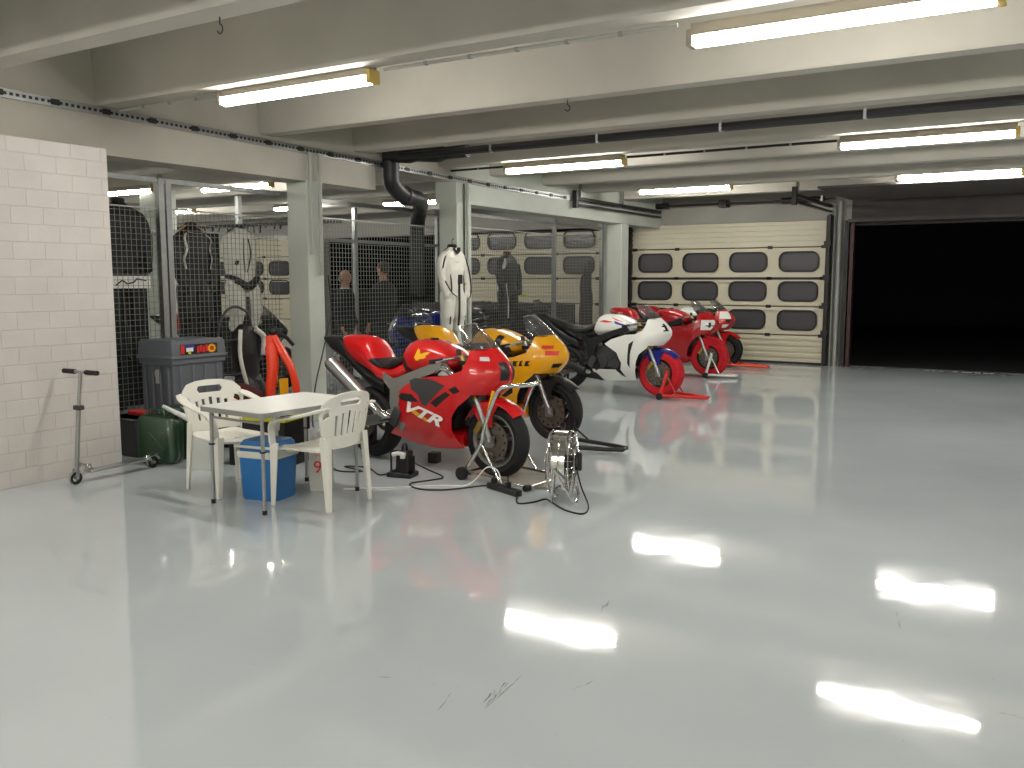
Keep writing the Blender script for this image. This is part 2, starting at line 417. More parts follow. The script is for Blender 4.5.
# ------------------------------------------------------------------ sectional doors
def rrect(cx, cz, w, h, r, n=6):
    out = []
    for qx, qz, a0 in ((1, 1, 0), (-1, 1, 90), (-1, -1, 180), (1, -1, 270)):
        for k in range(n+1):
            a = math.radians(a0+90*k/n); out.append((cx+qx*(w/2-r)+r*math.cos(a), cz+qz*(h/2-r)+r*math.sin(a)))
    return out
def section_door(num, x0, x1, secs, nwin, wz, y=16.93):
    w = x1-x0; root = None
    pitch = w/nwin*.985; first = (x0+x1)/2-pitch*(nwin-1)/2
    for k, (za, zb) in enumerate(secs):
        wins = [(first+i*pitch, wz[k]) for i in range(nwin)] if wz[k] else []
        mb = MB()
        holes = [rrect(cx, cz, pitch*.745, .35, .13) for cx, cz in wins]
        panel([(x0, za+.008), (x1, za+.008), (x1, zb-.008), (x0, zb-.008)], lambda a, b: V((a, y, b)), holes, step=.16, mb=mb)
        # pressed ribs on the panel face
        nr = 5 if not wins else 2
        for j in range(nr):
            zz = za+(zb-za)*(j+.5)/nr if not wins else (za+.05 if j == 0 else zb-.05)
            mb.b2((x0, y-.006, zz-.004), (x1, y-.001, zz+.004))
        if root is None:
            root = mb.build(f'door_{num}', M['door_panel'], solid=.04, offset=1.); tag(root, kind='structure')
        else:
            mb.build('door_panel', M['door_panel'], root, solid=.04, offset=1.)
        for cx, cz in wins:
            o = rrect(cx, cz, pitch*.745+.03, .38, .14); inn = rrect(cx, cz, pitch*.745-.03, .32, .115)
            g = MB(); n = len(o)
            g.add([V((a, y-.014, b)) for a, b in o]+[V((a, y-.014, b)) for a, b in inn], [(i, (i+1) % n, n+(i+1) % n, n+i) for i in range(n)])
            fr = g.build('window_frame', M['black_rubber'], root, solid=.02, offset=-1.)
            MB().prism(rrect(cx, cz, pitch*.745-.02, .33, .12), lambda p: V((p[0], y+.0, p[1])), lambda p: V((p[0], y+.02, p[1]))).build('pane', M['door_glass'], fr)
        if k:
            hg = MB()
            for hx in (x0+.06, x0+w*.25, x0+w*.73, x1-.06): hg.box((hx, y-.02, za), (.09, .03, .06))
            hg.build('hinge', M['dark_steel'], root)
    return root
Z = [0.0, .53, 1.06, 1.58, 2.15, 2.63]
d1 = section_door(1, -7.58, -3.76, list(zip(Z[:-1], Z[1:])), 4, [None, .81, 1.34, 1.885, None])
MB().b2((-7.58, 16.895, 1.555), (-3.76, 16.93, 1.60)).build('weather_bar', M['dark_steel'], d1)
MB().b2((-7.58, 16.9, .0), (-3.76, 16.93, .04)).build('bottom_seal', M['black_rubber'], d1)
zz = [.52+z for z in (0, .53, 1.06, 1.58, 2.05)]
d2 = section_door(2, -12.2, -8.3, list(zip(zz[:-1], zz[1:])), 4, [None, None, 1.86, 2.40], y=16.95)
section_door(3, -21.1, -17.1, list(zip(Z[:-1], Z[1:])), 4, [None, None, 1.36, 1.85, None], y=16.95)
# tracks, frames, shaft
def door_gear(xa, xb, num):
    for x, sgn in ((xa, 1), (xb, -1)):
        t = MB(); t.b2((x-.05, 16.82, 0), (x+.05, 16.99, 2.7)); t.b2((x-.02-.02*sgn, 16.72, 0), (x+.02-.02*sgn, 16.83, 2.72))
        o = struct(t, 'trim_4', M['dark_steel'])
        for zb in (.6, 1.1, 1.6, 2.2): MB().box((x, 16.77, zb), (.12, .12, .08)).build('bracket', M['dark_steel'], o)
door_gear(-7.63, -3.72, 4)
sh = MB().cyl((-7.5, 16.72, 2.98), (-3.6, 16.72, 2.98), .018)
so = tag(sh.build('spring_shaft', M['dark_steel']), 'thin dark roller door shaft with springs above the closed sectional door', 'door shaft')
MB().cyl((-7.4, 16.72, 2.98), (-6.75, 16.72, 2.98), .05).build('spring', M['dark_steel'], so)
MB().cyl((-4.55, 16.72, 2.98), (-3.8, 16.72, 2.98), .055).build('spring', M['dark_steel'], so)
MB().box((-5.65, 16.78, 2.98), (.14, .24, .12)).build('bracket', M['dark_steel'], so)
for lab, x, ys in (('dark overhead door rail by the left columns', -6.93, 13.2), ('dark overhead door rail hung above the pier between the doors', -3.75, 14.5)):
    t = empty('door_rail', (x, ys, 2.8)); tag(t, lab, 'door rail')
    MB().b2((-.03, 0, .05), (.03, 3.55, .1)).build('rail', M['dark_steel'], t)
    MB().b2((-.03, 0, -.04), (.03, 3.55, -.01)).build('rail', M['dark_steel'], t)
    MB().b2((-.035, -.05, -.08), (.035, .03, .2)).build('end_plate', M['dark_steel'], t)
    for yy in (.15, 1.8): MB().b2((-.02, yy-.02, .1), (.02, yy+.02, .815)).build('hanger', M['galv'], t)
# dark open door gear above the black opening
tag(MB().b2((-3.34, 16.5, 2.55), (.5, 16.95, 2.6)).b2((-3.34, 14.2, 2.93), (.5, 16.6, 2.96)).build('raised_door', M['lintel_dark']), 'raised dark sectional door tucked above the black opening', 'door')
t = MB().b2((-3.46, 16.82, 0), (-3.38, 17.0, 2.6)); struct(t, 'trim_5', M['dark_steel'])
struct(MB().b2((-3.36, 16.85, 0), (-3.30, 17.0, 2.55)), 'trim_6', mat('dark_red_post', S(60, 30, 32), .5))
tag(MB().cyl((-3.565, 16.93, 0), (-3.565, 16.93, 2.95), .045).build('downpipe', M['pipe_paint']), 'pale grey vertical pipe on the pier between the doors', 'pipe')
tag(MB().cyl((-3.66, 16.95, 0), (-3.66, 16.95, 2.9), .022).build('thin_downpipe', M['pipe_paint']), 'thin pale pipe beside the closed sectional door edge', 'pipe')

# ------------------------------------------------------------------ lamps
def lamp(x0, x1, y, z, label, m, group=None, size=1.):
    r = empty('tube_light', ((x0+x1)/2, y, z)); tag(r, label, 'ceiling light', group); L = (x1-x0)/2
    MB().prism([(-.05*size, .0), (-.045*size, .07), (.045*size, .07), (.05*size, .0)], lambda p: V((-L, p[0], p[1])), lambda p: V((L, p[0], p[1]))).build('housing', M['lamp_base'], r)
    pr = [(.046*size*math.cos(a), -.062*size*math.sin(a)) for a in [PI*k/8 for k in range(9)]]
    MB().prism(pr, lambda p: V((-L+.02, p[0], p[1])), lambda p: V((L-.02, p[0], p[1]))).build('diffuser', m, r)
    for sx in (-1, 1):
        MB().box((sx*(L+.005), 0, -.01), (.035, .11*size, .09*size)).build('end_cap', M['brass'] if sx > 0 else M['lamp_base'], r)
    return r
lamp(-5.68, -4.18, 4.93, 2.95, 'tube light over the white table nearest the block wall', M['emit'])
lamp(-1.95, -.37, 5.16, 2.95, 'largest tube light at the top of the photo right of centre', M['emit'])
lamp(-6.1, -4.5, 9.75, 2.93, 'tube light above the yellow motorcycle in the second row of lights', M['emit'])
lamp(-2.08, -.5, 9.75, 2.93, 'tube light on the right side in the second row of lights', M['emit'])
lamp(-6.2, -4.65, 14.1, 3.03, 'tube light right in front of the closed sectional door', M['emit'])
lamp(-2.2, -.63, 14.1, 3.03, 'tube light right in front of the black open doorway', M['emit'])
for i, (x, y) in enumerate([(-4.95, .2), (-1.2, .2), (2.6, .2), (2.6, 5.1), (2.6, 9.75), (2.6, 14.1), (-4.9, -3), (-1.2, -3), (2.6, -3)]):
    lamp(x-.78, x+.78, y, 2.95, 'tube light outside the view of the photo', M['emit'], 'tube lights outside the view')
lamp(-14.1, -12.57, 9.42, 3.0, 'tube light showing beside the top of the block wall', M['emit_far'])
lamp(-17.2, -15.62, 12.65, 3.0, 'tube light behind the fence right of the paired steel posts', M['emit_far'])
lamp(-13.8, -12.75, 13.2, 3.0, 'tube light partly hidden behind the first column', M['emit_far'])
lamp(-11.9, -10.38, 9.85, 3.0, 'tube light peeking below the concrete header left of the first column', M['emit_far'])
lamp(-11.2, -9.95, 13.5, 3.0, 'tube light peeking beneath the black duct bend', M['emit_far'])
for (x, y) in [(-17.5, 6), (-10.5, 4.5), (-10.5, .5), (-20.5, 9.5), (-21, 14)]: lamp(x-.78, x+.78, y, 2.95, 'tube light of the next bay outside the view of the photo', M['emit_far'], 'tube lights of the next bay outside the view')
# conduits between lamps
def pipe(pts, r, label, m, name='conduit', cat='pipe', seg=8, clips=0, clipm=None):
    o = MB().tube(pts, r, seg).build(name, m); tag(o, label, cat)
    if clips:
        a, b = V(pts[0]), V(pts[-1])
        for k in range(1, clips+1):
            c = a.lerp(b, k/(clips+1)); MB().box(c, (.025, r*2.12, r*2.12)).build('clip', clipm or M['galv'], o)
    return o
pipe([(-6.98, 4.93, 2.985), (-5.7, 4.96, 2.985)], .012, 'thin conduit running from header to the light over the white table', M['pipe_paint'], clips=3)
pipe([(-4.09, 4.95, 2.985), (-1.98, 4.99, 2.985)], .012, 'thin conduit between the two nearest tube lights', M['pipe_paint'], clips=5)
pipe([(-4.47, 9.78, 2.97), (-2.12, 9.78, 2.97)], .014, 'thin conduit between the two lights of the second row', M['dark_steel'], clips=4)
pipe([(-6.98, 9.78, 2.97), (-6.12, 9.78, 2.97)], .014, 'short thin conduit left of the light above the yellow motorcycle', M['dark_steel'], clips=1)
pipe([(-4.6, 14.1, 3.07), (-2.25, 14.1, 3.07)], .015, 'thin conduit between the two rearmost tube lights', M['dark_steel'], clips=3)
pipe([(-6.6, 8.24, 2.95), (XR, 8.24, 2.95)], .042, 'long black pipe running across under the ceiling ribs', M['duct'], 'ceiling_pipe', clips=9)
pipe([(-6.96, 7.17, 2.9), (-6.96, 7.17, 1.82)], .02, 'thin vertical conduit on the first column, left of its pair', M['pipe_paint'])
pipe([(-6.96, 7.31, 2.9), (-6.96, 7.31, 1.6)], .02, 'thin vertical conduit on the first column, right of its pair', M['pipe_paint'])
pipe([(-6.955, 10.15, 2.83), (-6.955, 10.15, .1)], .03, 'pale vertical pipe running down the second column', M['column'], 'conduit')
pipe([(-6.97, 10.06, 2.83), (-6.97, 10.06, 1.9), (-6.97, 10.05, .6)], .012, 'thin dark cable strapped down the second column', M['dark_grey'], 'cable', 'cable')
# black duct S bend
t = empty('ventilation_duct', (-6.85, 8.3, 2.6)); tag(t, 'thick black duct bending in an S under the header beside the second column', 'duct')
def rel(pts, o): return [V(p)-V(o) for p in pts]
DO = (-6.85, 8.3, 2.6)
pt = cr([(-6.88, 8.42, 3.1), (-6.88, 8.42, 2.85), (-6.88, 8.45, 2.68), (-6.9, 8.68, 2.56), (-6.95, 9.0, 2.55), (-7.12, 9.30, 2.52), (-7.36, 9.58, 2.46), (-7.50, 9.72, 2.3), (-7.52, 9.74, 2.05), (-7.52, 9.74, 1.35)], 5)
MB().tube(rel(pt, DO), .10, 14).build('duct_body', M['duct'], t)
MB().tube(rel(cr([(-6.88, 8.38, 3.05), (-6.6, 8.42, 3.02), (-6.2, 8.45, 2.98), (-5.8, 8.45, 2.98)], 4), DO), [.13]*5+[.10]*4+[.07]*4, 10).build('insulation', M['duct'], t)
MB().lathe([(.105, -.03), (.118, -.02), (.118, .02), (.105, .03)], rel([(-6.9, 8.72, 2.56)], DO)[0], 'y', 20).build('collar', M['dark_grey'], t)
# perforated channel
ch = MB().slot(M['galv'])
def zt(y): return 2.965 if y < 3.9 else 2.965-(y-3.9)*.0142 if y < 10.9 else 2.866
ys = [Y0+.05+.05*i for i in range(int((16.9-Y0)/.05))]
prev = None
for a, b in ((Y0+.02, 3.9), (3.9, 10.9), (10.9, 16.9)):
    for dz, h in ((.03, .012), (-.03, .012), (0, .05)):
        ch.bar((-6.985, a, zt(a)+dz), (-6.985, b, zt(b)+dz), .03 if h < .03 else .018, h)
ch.slot(M['black_rubber'])
for i, y in enumerate(ys):
    if i % 9 == 4: ch.box((-6.968, y, zt(y)), (.012, .07, .045))
    elif y < 13: ch.box((-6.9735, y, zt(y)), (.006, .024, .022))
tag(ch.build('perforated_channel'), 'long slotted steel channel fixed along the header above the block wall', 'cable channel')
for i, (x, y, lb) in enumerate([(-4.1, 3.55, 'small metal hook hanging from the ceiling rib above the block wall'), (-3.55, 6.6, 'small metal hook under the ceiling rib near the top centre')]):
    pts = [(0, 0, 0), (0, 0, -.04)]+[(.022*math.cos(a), 0, -.065+.025*math.sin(a)) for a in [PI/2-k*PI/5 for k in range(8)]]
    o = MB().tube(pts, .004, 6).build('ceiling_hook', M['dark_steel'], loc=(x, y, 3.0)); tag(o, lb, 'hook')

# ------------------------------------------------------------------ fences
def fence(name, ya, yb, zb, zt_, x, label, pitch=.053, posts=(), rails=()):
    r = empty(name, (x, ya, 0)); tag(r, label, 'wire fence'); L = yb-ya
    w = MB(); n = int(L/pitch)
    for i in range(n+1): w.bar((0, i*pitch, zb), (0, i*pitch, zt_), .0042, .0042)
    for j in range(int((zt_-zb)/pitch)+1): w.bar((.004, 0, zb+j*pitch), (.004, L, zb+j*pitch), .0042, .0042)
    w.build('wire_mesh', M['wire'], r)
    for z in (zb, zt_)+tuple(rails): MB().box((0, L/2, z), (.015 if z in (zb, zt_) else .04, L, .015 if z in (zb, zt_) else .045)).build('rail', M['galv'], r)
    for y in posts: MB().b2((-.03, y-ya-.03, 0), (.03, y-ya+.03, zt_+.28)).build('post', M['galv'], r)
    return r
fence('wire_fence', 4.62, 7.1, .12, 2.22, -7.36, 'tall wire mesh fence between the block wall and the first column', posts=(4.66, 5.58, 5.66), rails=(2.48,))
fence('wire_fence', 7.45, 9.9, .12, 2.26, -7.36, 'tall wire mesh fence between the first and second columns', posts=(7.5,), rails=(2.45,))
fence('wire_fence', 10.3, 15.08, .12, 2.3, -7.36, 'longest wire mesh fence between the second column and the back corner', posts=(10.34, 13.25, 15.04), rails=(2.48,))
# inner partition of the next bay
t = empty('partition_frame', (-12.4, 8, 0)); tag(t, 'steel partition frame deep in the next bay behind the fence', 'partition')
for y in (0, 3, 6, 8.8): MB().b2((-.04, y-.04, 0), (.04, y+.04, 3.0)).build('post', M['galv'], t)
MB().b2((-.03, 0, 2.3), (.03, 8.8, 2.36)).build('rail', M['galv'], t)
tag(MB().b2((-12.9, 9.4, 0), (-12.45, 9.75, 3.6)).build('white_pillar', M['column'], bevel=.01), 'pale square pillar seen through the fence beside the block wall', 'pillar')
t = empty('cable_tray', (-14, 12, 2.55)); tag(t, 'dark cable tray with hanging cables behind the fence', 'cable tray')
MB().b2((-2.2, -.1, 0), (3, .1, .05)).build('tray', M['dark_steel'], t)
cb = MB()
for i in range(26): 
    x = -2.1+i*.19+random.uniform(-.05, .05); cb.cyl((x, -.08, .05), (x+random.uniform(-.05, .05), -.08, -random.uniform(.04, .14)), .018, seg=5)
cb.build('cables', M['black_rubber'], t)

# ================================================================== MOTORCYCLES (x forward, right side = -y)
def lerp_tab(tab, x):
    if x <= tab[0][0]: return tab[0][1]
    for (a, va), (b, vb) in zip(tab, tab[1:]):
        if x <= b:
            i = tab.index((a, va)); h = b-a; t = (x-a)/h
            m0 = (vb-tab[i-1][1])/(b-tab[i-1][0]) if i else (vb-va)/h
            m1 = (tab[i+2][1]-va)/(tab[i+2][0]-a) if i+2 < len(tab) else (vb-va)/h
            return (2*t**3-3*t*t+1)*va+(t**3-2*t*t+t)*h*m0+(3*t*t-2*t**3)*vb+(t**3-t*t)*h*m1
    return tab[-1][1]
WZ = [(.15, .10), (.22, .15), (.32, .20), (.45, .235), (.6, .255), (.75, .25), (.88, .225), (1.0, .185), (1.1, .16)]
XF = [(.60, 1.37), (.68, 1.45), (.76, 1.53), (.85, 1.555), (.93, 1.50), (1.0, 1.42), (1.05, 1.36)]
XR_ = 1.12
def fair_y(x, z):
    w = lerp_tab(WZ, z)
    if x < .75: w *= 1-.14*((.75-x)/.4)**2 if x > .35 else .86
    xf = lerp_tab(XF, z)
    if x > XR_:
        t = min(.999, (x-XR_)/max(.05, xf-XR_)); w *= (1-t**2.3)**.62
    return w

def wheel(name, parent, x, r, w, fspoke, warm, metal):
    """rim mesh with tyre, disc and warmer children; axis along y."""
    rr = r-.098; h = MB()
    h.lathe([(rr, -w*.42), (rr+.012, -w*.42), (rr+.002, -w*.2), (rr-.02, 0), (rr+.002, w*.2), (rr+.012, w*.42), (rr, w*.42), (rr-.02, w*.3), (rr-.04, 0), (rr-.02, -w*.3)], seg=40, closed_prof=True)
    h.lathe([(.03, -.06), (.045, -.06), (.045, .06), (.03, .06)], seg=20, closed_prof=True)
    n = fspoke
    for k in range(n):
        a = 2*PI*k/n+.3
        for da in (-.16, .16):
            p = V((.035*math.cos(a), 0, .035*math.sin(a))); q = V(((rr-.02)*math.cos(a+da), 0, (rr-.02)*math.sin(a+da)))
            h.bar(p, q, .022, .035, up=(0, 1, 0))
    o = h.build(name, metal, parent, bevel=.003, loc=(x, 0, r))
    t = []
    for k in range(13):
        a = PI*k/12; t.append((r-.062+.062*math.sin(a) if 1 else 0, -w/2*math.cos(a)*(1 if 0 < k < 12 else .86)))
    t = [(rr+.005, -w*.40)]+[(max(p[0], rr+.012), p[1]) for p in t]+[(rr+.005, w*.40)]
    MB().lathe(t, seg=48, closed_prof=True).build('tyre', M['tyre'], o)
    if warm:
        wt = [(rr-.01, -w/2-.012), (r-.03, -w/2-.018), (r+.004, -w*.42), (r+.012, 0), (r+.004, w*.42), (r-.03, w/2+.018), (rr-.01, w/2+.012)]
        MB().lathe(wt, seg=48).build('tyre_warmer', M['warmer'], o, solid=.006)
    return o

def bike(kind, label, O, ang, P, group=None, detail=True, lift=0.0):
    root = empty('motorcycle', (O[0], O[1], lift), ang); tag(root, label, 'motorcycle', group)
    body = M[P['body']]; tankm = M[P.get('tank', P['body'])]; tailm = M[P.get('tail', P['body'])]
    wm = M[P.get('wheel', 'frame_alu')]
    WB = 1.42
    # wheels
    fw = wheel('front_wheel', root, WB, .298, .145, 3, P.get('warm'), wm)
    for s in (-1, 1):
        d = MB().lathe([(.105, s*.072), (.158, s*.072), (.158, s*.078), (.105, s*.078)], seg=36, closed_prof=True)
        d.lathe([(.05, s*.068), (.112, s*.07), (.112, s*.076), (.05, s*.074)], seg=6, closed_prof=True)
        for q in range(14):
            a = 2*PI*q/14; d.slot(M['disc']); d.slot(M['black_rubber']).cyl((.132*math.cos(a), s*.0765, .132*math.sin(a)), (.132*math.cos(a), s*.0795, .132*math.sin(a)), .011, seg=8)
        d.m = [0]*(len(d.m)-14*10)+[1]*140; d.mats = [M['disc'], M['black_rubber']]
        d.build('brake_disc', M['disc'], fw)
        c = MB().box((-.10, s*.085, .10), (.05, .05, .12), Matrix.Rotation(.6, 3, 'Y'))
        c.build('brake_caliper', M['gold'] if P.get('goldcal', 1) else M['black_plastic'], root, bevel=.008, loc=(WB-.02, 0, .298))
    rw = wheel('rear_wheel', root, 0, .31, .19, 3, P.get('warmr'), M['dark_steel'])
    MB().lathe([(.05, -.1), (.11, -.1), (.11, -.106), (.05, -.106)], seg=28, closed_prof=True).build('brake_disc', M['disc'], rw)
    MB().lathe([(.06, .1), (.1, .1), (.1, .106), (.06, .106)], seg=28, closed_prof=True).build('sprocket', M['gold'], rw)
    # fork
    for s in (-1, 1):
        ax = V((WB, s*.105, .298)); top = V((1.135, s*.105, .96))
        mid = ax.lerp(top, .48)
        f = MB().cyl(mid, top, .027, .027, 14).build('fork_leg', M[P.get('fork', 'gold')], root)
        MB().cyl(ax-V((-.02, 0, .03)), mid, .024, .02, 12).box(ax, (.07, .04, .09)).build('fork_slider', M[P.get('slider', 'alu')], f)
    MB().box((1.16, 0, .90), (.09, .27, .035)).box((1.21, 0, .76), (.09, .27, .04)).cyl((1.14, 0, .93), (1.22, 0, .72), .035).build('triple_clamp', M['black_plastic'], root, bevel=.006)
    MB().cyl((WB, -.14, .298), (WB, .14, .298), .015).build('front_axle', M['alu'], root)
    # handlebars
    hb = MB()
    for s in (-1, 1): hb.cyl((1.14, s*.10, .945), (1.02, s*.34, .915), .012)
    hb.cyl((1.14, -.11, .945), (1.14, .11, .945), .013)
    hb = hb.build('handlebar', M['alu'], root)
    for s in (-1, 1):
        MB().cyl((1.06, s*.25, .925), (1.015, s*.35, .913), .018).build('grip', M['black_rubber'], hb)
        MB().tube([(1.10, s*.20, .93), (1.12, s*.25, .93), (1.085, s*.35, .915)], .007, 6).build('lever', M['alu'], hb)
        MB().cyl((1.15, s*.16, .965), (1.15, s*.16, 1.01), .02, seg=10).build('fluid_reservoir', M['dark_grey'], hb)
    MB().box((1.24, 0, 1.0), (.05, .2, .11), Matrix.Rotation(-.5, 3, 'Y')).build('dashboard', M['black_plastic'], root, bevel=.01)
    # front fender
    fm = M[P.get('fender', P['body'])]
    rows = []
    for k in range(15):
        a = math.radians(P.get('fa', 42)+k*7.9); R = .336
        hw = .092
        rows.append([V((WB+(R-.035*abs(q)**2.5)*math.cos(a), hw*q, .298+(R-.035*abs(q)**2.5)*math.sin(a))) for q in (-1, -.8, -.4, 0, .4, .8, 1)])
    fe = MB().grid(rows).build('front_fender', fm, root, solid=.005)
    for s in (-1, 1):
        panel([(1.28, .60), (1.235, .54), (1.30, .44), (1.38, .40), (1.44, .42), (1.44, .50), (1.50, .585), (1.40, .60)], lambda a, b, s=s: V((a, s*.096, b)), step=.05).build('fork_guard', fm, fe, solid=.005)
    # engine, frame
    en = MB().box((.72, 0, .50), (.42, .30, .30), Matrix.Rotation(-.15, 3, 'Y')).box((.93, 0, .60), (.18, .28, .26), Matrix.Rotation(.6, 3, 'Y')).box((.70, 0, .30), (.40, .20, .16)).cyl((.60, -.17, .42), (.60, .17, .42), .10, seg=24).cyl((.80, -.165, .40), (.80, .165, .40), .075, seg=24)
    for k in range(5): en.box((.80+k*.035, 0, .70-k*.012), (.012, .29, .1))
    en.build('engine', M['dark_grey'], root, bevel=.01)
    MB().box((.80, 0, .80), (.42, .22, .14)).build('airbox', M['black_plastic'], root, bevel=.02)
    MB().box((1.12, 0, .55), (.04, .34, .34), Matrix.Rotation(.2, 3, 'Y')).build('radiator', M['black_plastic'], root)
    if P.get('silver_bits'):
        for s in (-1, 1):
            g = MB().cyl((1.0, s*.16, .86), (1.13, s*.19, .80), .035, .02).tube([(.92, s*.2, .80), (1.0, s*.205, .85), (1.1, s*.2, .84)], .014, 8).box((1.02, s*.18, .81), (.12, .03, .04)).cyl((.95, s*.17, .86), (1.06, s*.2, .90), .012)
            g.build('linkage', M['chrome'], root)
    fp = [(.33, .775), (.42, .735), (.50, .745), (.75, .835), (.99, .915), (1.02, .85), (.78, .765), (.56, .66), (.52, .52), (.60, .36), (.56, .30), (.46, .38), (.415, .52), (.42, .64), (.35, .70)]
    for s in (-1, 1):
        panel(fp, lambda a, b, s=s: V((a, s*(.215 if a < .6 else .215-.06*(a-.6)), b)), step=.05).build('frame_spar', M[P.get('frame', 'frame_alu')], root, solid=.035, offset=1. if s > 0 else -1., bevel=.004)
        if detail:
            MB().box((.50, s*.235, .42), (.09, .015, .16), Matrix.Rotation(.5, 3, 'Y')).cyl((.44, s*.2, .40), (.44, s*.34, .40), .013).build('footrest', M['dark_grey'], root, bevel=.004)
    # swingarm
    sw = MB()
    for s in (-1, 1): sw.bar((.46, s*.10, .43), (-.04, s*.125, .31), .045, .09)
    sw.box((.32, 0, .40), (.12, .22, .09)); sw.cyl((0, -.15, .31), (0, .15, .31), .016)
    sw.build('swingarm', M['alu' if P.get('silver_bits') else 'black_plastic'], root, bevel=.006)
    MB().cyl((.36, 0, .35), (.42, 0, .68), .045).build('shock_absorber', M['black_plastic'], root)
    # tank
    T = [(.44, .88, .80, .085), (.49, .97, .77, .13), (.55, 1.04, .755, .165), (.65, 1.065, .755, .195), (.78, 1.06, .77, .205), (.90, 1.03, .79, .195), (1.0, .985, .82, .165), (1.07, .93, .85, .11), (1.10, .90, .86, .05)]
    xs = cr([V((a, b, 0)) for a, b, c, d in T], 3); zs = cr([V((c, d, 0)) for a, b, c, d in T], 3)
    secs = [sup(p.x, 0, (p.y+q.x)/2, q.y, (p.y-q.x)/2, 24, 2.5) for p, q in zip(xs, zs)]
    tk = MB().loft(secs).build('fuel_tank', tankm, root, angle=60)
    MB().cyl((.74, 0, 1.055), (.74, 0, 1.075), .035, seg=20).build('filler_cap', M['black_plastic'], tk)
    # side panel between tank and seat
    # tail
    if P.get('tail_style') != 'naked':
        T = [(-.36, 1.045, .98, .05), (-.30, 1.065, .90, .085), (-.2, 1.07, .84, .12), (-.06, 1.065, .79, .145), (.05, 1.03, .75, .155), (.12, .93, .72, .155), (.2, .84, .685, .155), (.32, .82, .68, .15), (.44, .86, .70, .145), (.52, .88, .74, .12)]
    else:
        T = [(-.36, 1.0, .93, .05), (-.25, .985, .90, .08), (-.1, .955, .85, .10), (.05, .90, .80, .12), (.2, .84, .75, .14), (.35, .83, .72, .145), (.48, .86, .72, .14)]
    xs = cr([V((a, b, 0)) for a, b, c, d in T], 3); zs = cr([V((c, d, 0)) for a, b, c, d in T], 3)
    secs = [sup(p.x, 0, (p.y+q.x)/2, q.y, (p.y-q.x)/2, 20, 2.6) for p, q in zip(xs, zs)]
    MB().loft(secs).build('tail_cowl', tailm, root, angle=60)
    sp = [(.06, .90, .84), (.11, .90, .81), (.22, .855, .80), (.34, .87, .80), (.45, .925, .84), (.485, .95, .90)]
    xs = cr([V(a) for a in sp], 3)
    secs = [sup(p.x, 0, (p.y+p.z)/2, .155 if p.x < .4 else .155-(p.x-.4)*.6, (p.y-p.z)/2+.002, 20, 3.) for p in xs]
    MB().loft(secs).build('seat', M['seat_black'], root, angle=60)
    if P.get('rear_black', 1):
        secs = [sup(x, 0, (a+b)/2, w, (a-b)/2, 16, 3) for x, a, b, w in ((-.62, 1.04, 1.0, .05), (-.5, 1.05, .92, .09), (-.36, 1.04, .86, .10), (-.2, .9, .78, .11), (0, .78, .64, .1), (.2, .7, .56, .08))]
        MB().loft(secs).build('rear_mudguard', M['black_plastic'], root)
    # fairings
    hs = P.get('fair', 'vtr')
    if hs == 'vtr':
        F = [(.36, .26), (.46, .33), (.545, .40), (.56, .52), (.57, .64), (.66, .705), (.78, .76), (.92, .785), (1.10, .80), (1.24, .85), (1.27, .93), (1.27, 1.0), (1.31, 1.02), (1.31, .85), (1.31, .665), (1.30, .65), (1.20, .56), (1.14, .47), (1.125, .36), (1.15, .29), (1.20, .225), (1.0, .205), (.7, .215)]
    elif hs == 'cbr':
        F = [(.70, .67), (.80, .735), (1.0, .80), (1.14, .81), (1.24, .86), (1.27, .93), (1.28, 1.0), (1.31, 1.02), (1.31, .85), (1.31, .665), (1.30, .64), (1.20, .55), (1.16, .46), (1.13, .32), (1.12, .19), (.65, .165), (.50, .27), (.48, .315), (.92, .33), (.94, .42), (.88, .56)]
    else:
        F = [(.60, .70), (.75, .755), (.92, .79), (1.10, .81), (1.24, .86), (1.27, .93), (1.28, 1.0), (1.31, 1.02), (1.31, .85), (1.31, .665), (1.30, .65), (1.20, .56), (1.14, .45), (1.11, .33), (1.12, .21), (.9, .19), (.55, .2), (.42, .27), (.55, .45), (.62, .58)]
    for s in (-1, 1):
        fa = panel(F, lambda a, b, s=s: V((a, s*fair_y(a, b), b)), step=.035).build('side_fairing', M[P.get('fairm', P['body'])], root, solid=.006, offset=0., angle=60)
        def deco(nm, poly, m, off=.004, s=s, par=fa, hol=()):
            return panel(poly, lambda a, b: V((a, s*(fair_y(a, b)+off), b)), hol, step=.03).build(nm, m, par, angle=60)
        for nm, poly, m, off in P.get('deco', []): deco(nm, poly, M[m], off)
        if s < 0 and P.get('text'):
            for (tx, m, size, x0, z0, an) in P['text']:
                q = text(tx, 'lettering', M[m], fa, size, (x0, -fair_y(x0+.15, z0)-.014, z0), (PI/2, an, 0), shear=.4, bold=.004, sx=2.0)
    # nose: wraps around from side to side
    rows = []
    zl = [.665, .70, .75, .80, .85, .90, .95, .99, 1.02]
    for z in zl:
        xf = lerp_tab(XF, z); x0 = 1.31; row = []
        tmax = (x0-XR_)/(xf-XR_); N = 14
        for k in range(-N, N+1):
            u = abs(k)/N; t = tmax+(1-tmax)*(1-u**2.2)
            t = min(t, .99999)
            yy = lerp_tab(WZ, z)*(1-t**2.3)**.62 if k else 0
            row.append(V((XR_+(xf-XR_)*t, math.copysign(yy, k) if k else 0, z)))
        rows.append(row)
    no = MB().grid(rows).build('nose_fairing', M[P.get('nose', P['body'])], root, solid=.006, offset=0., angle=70)
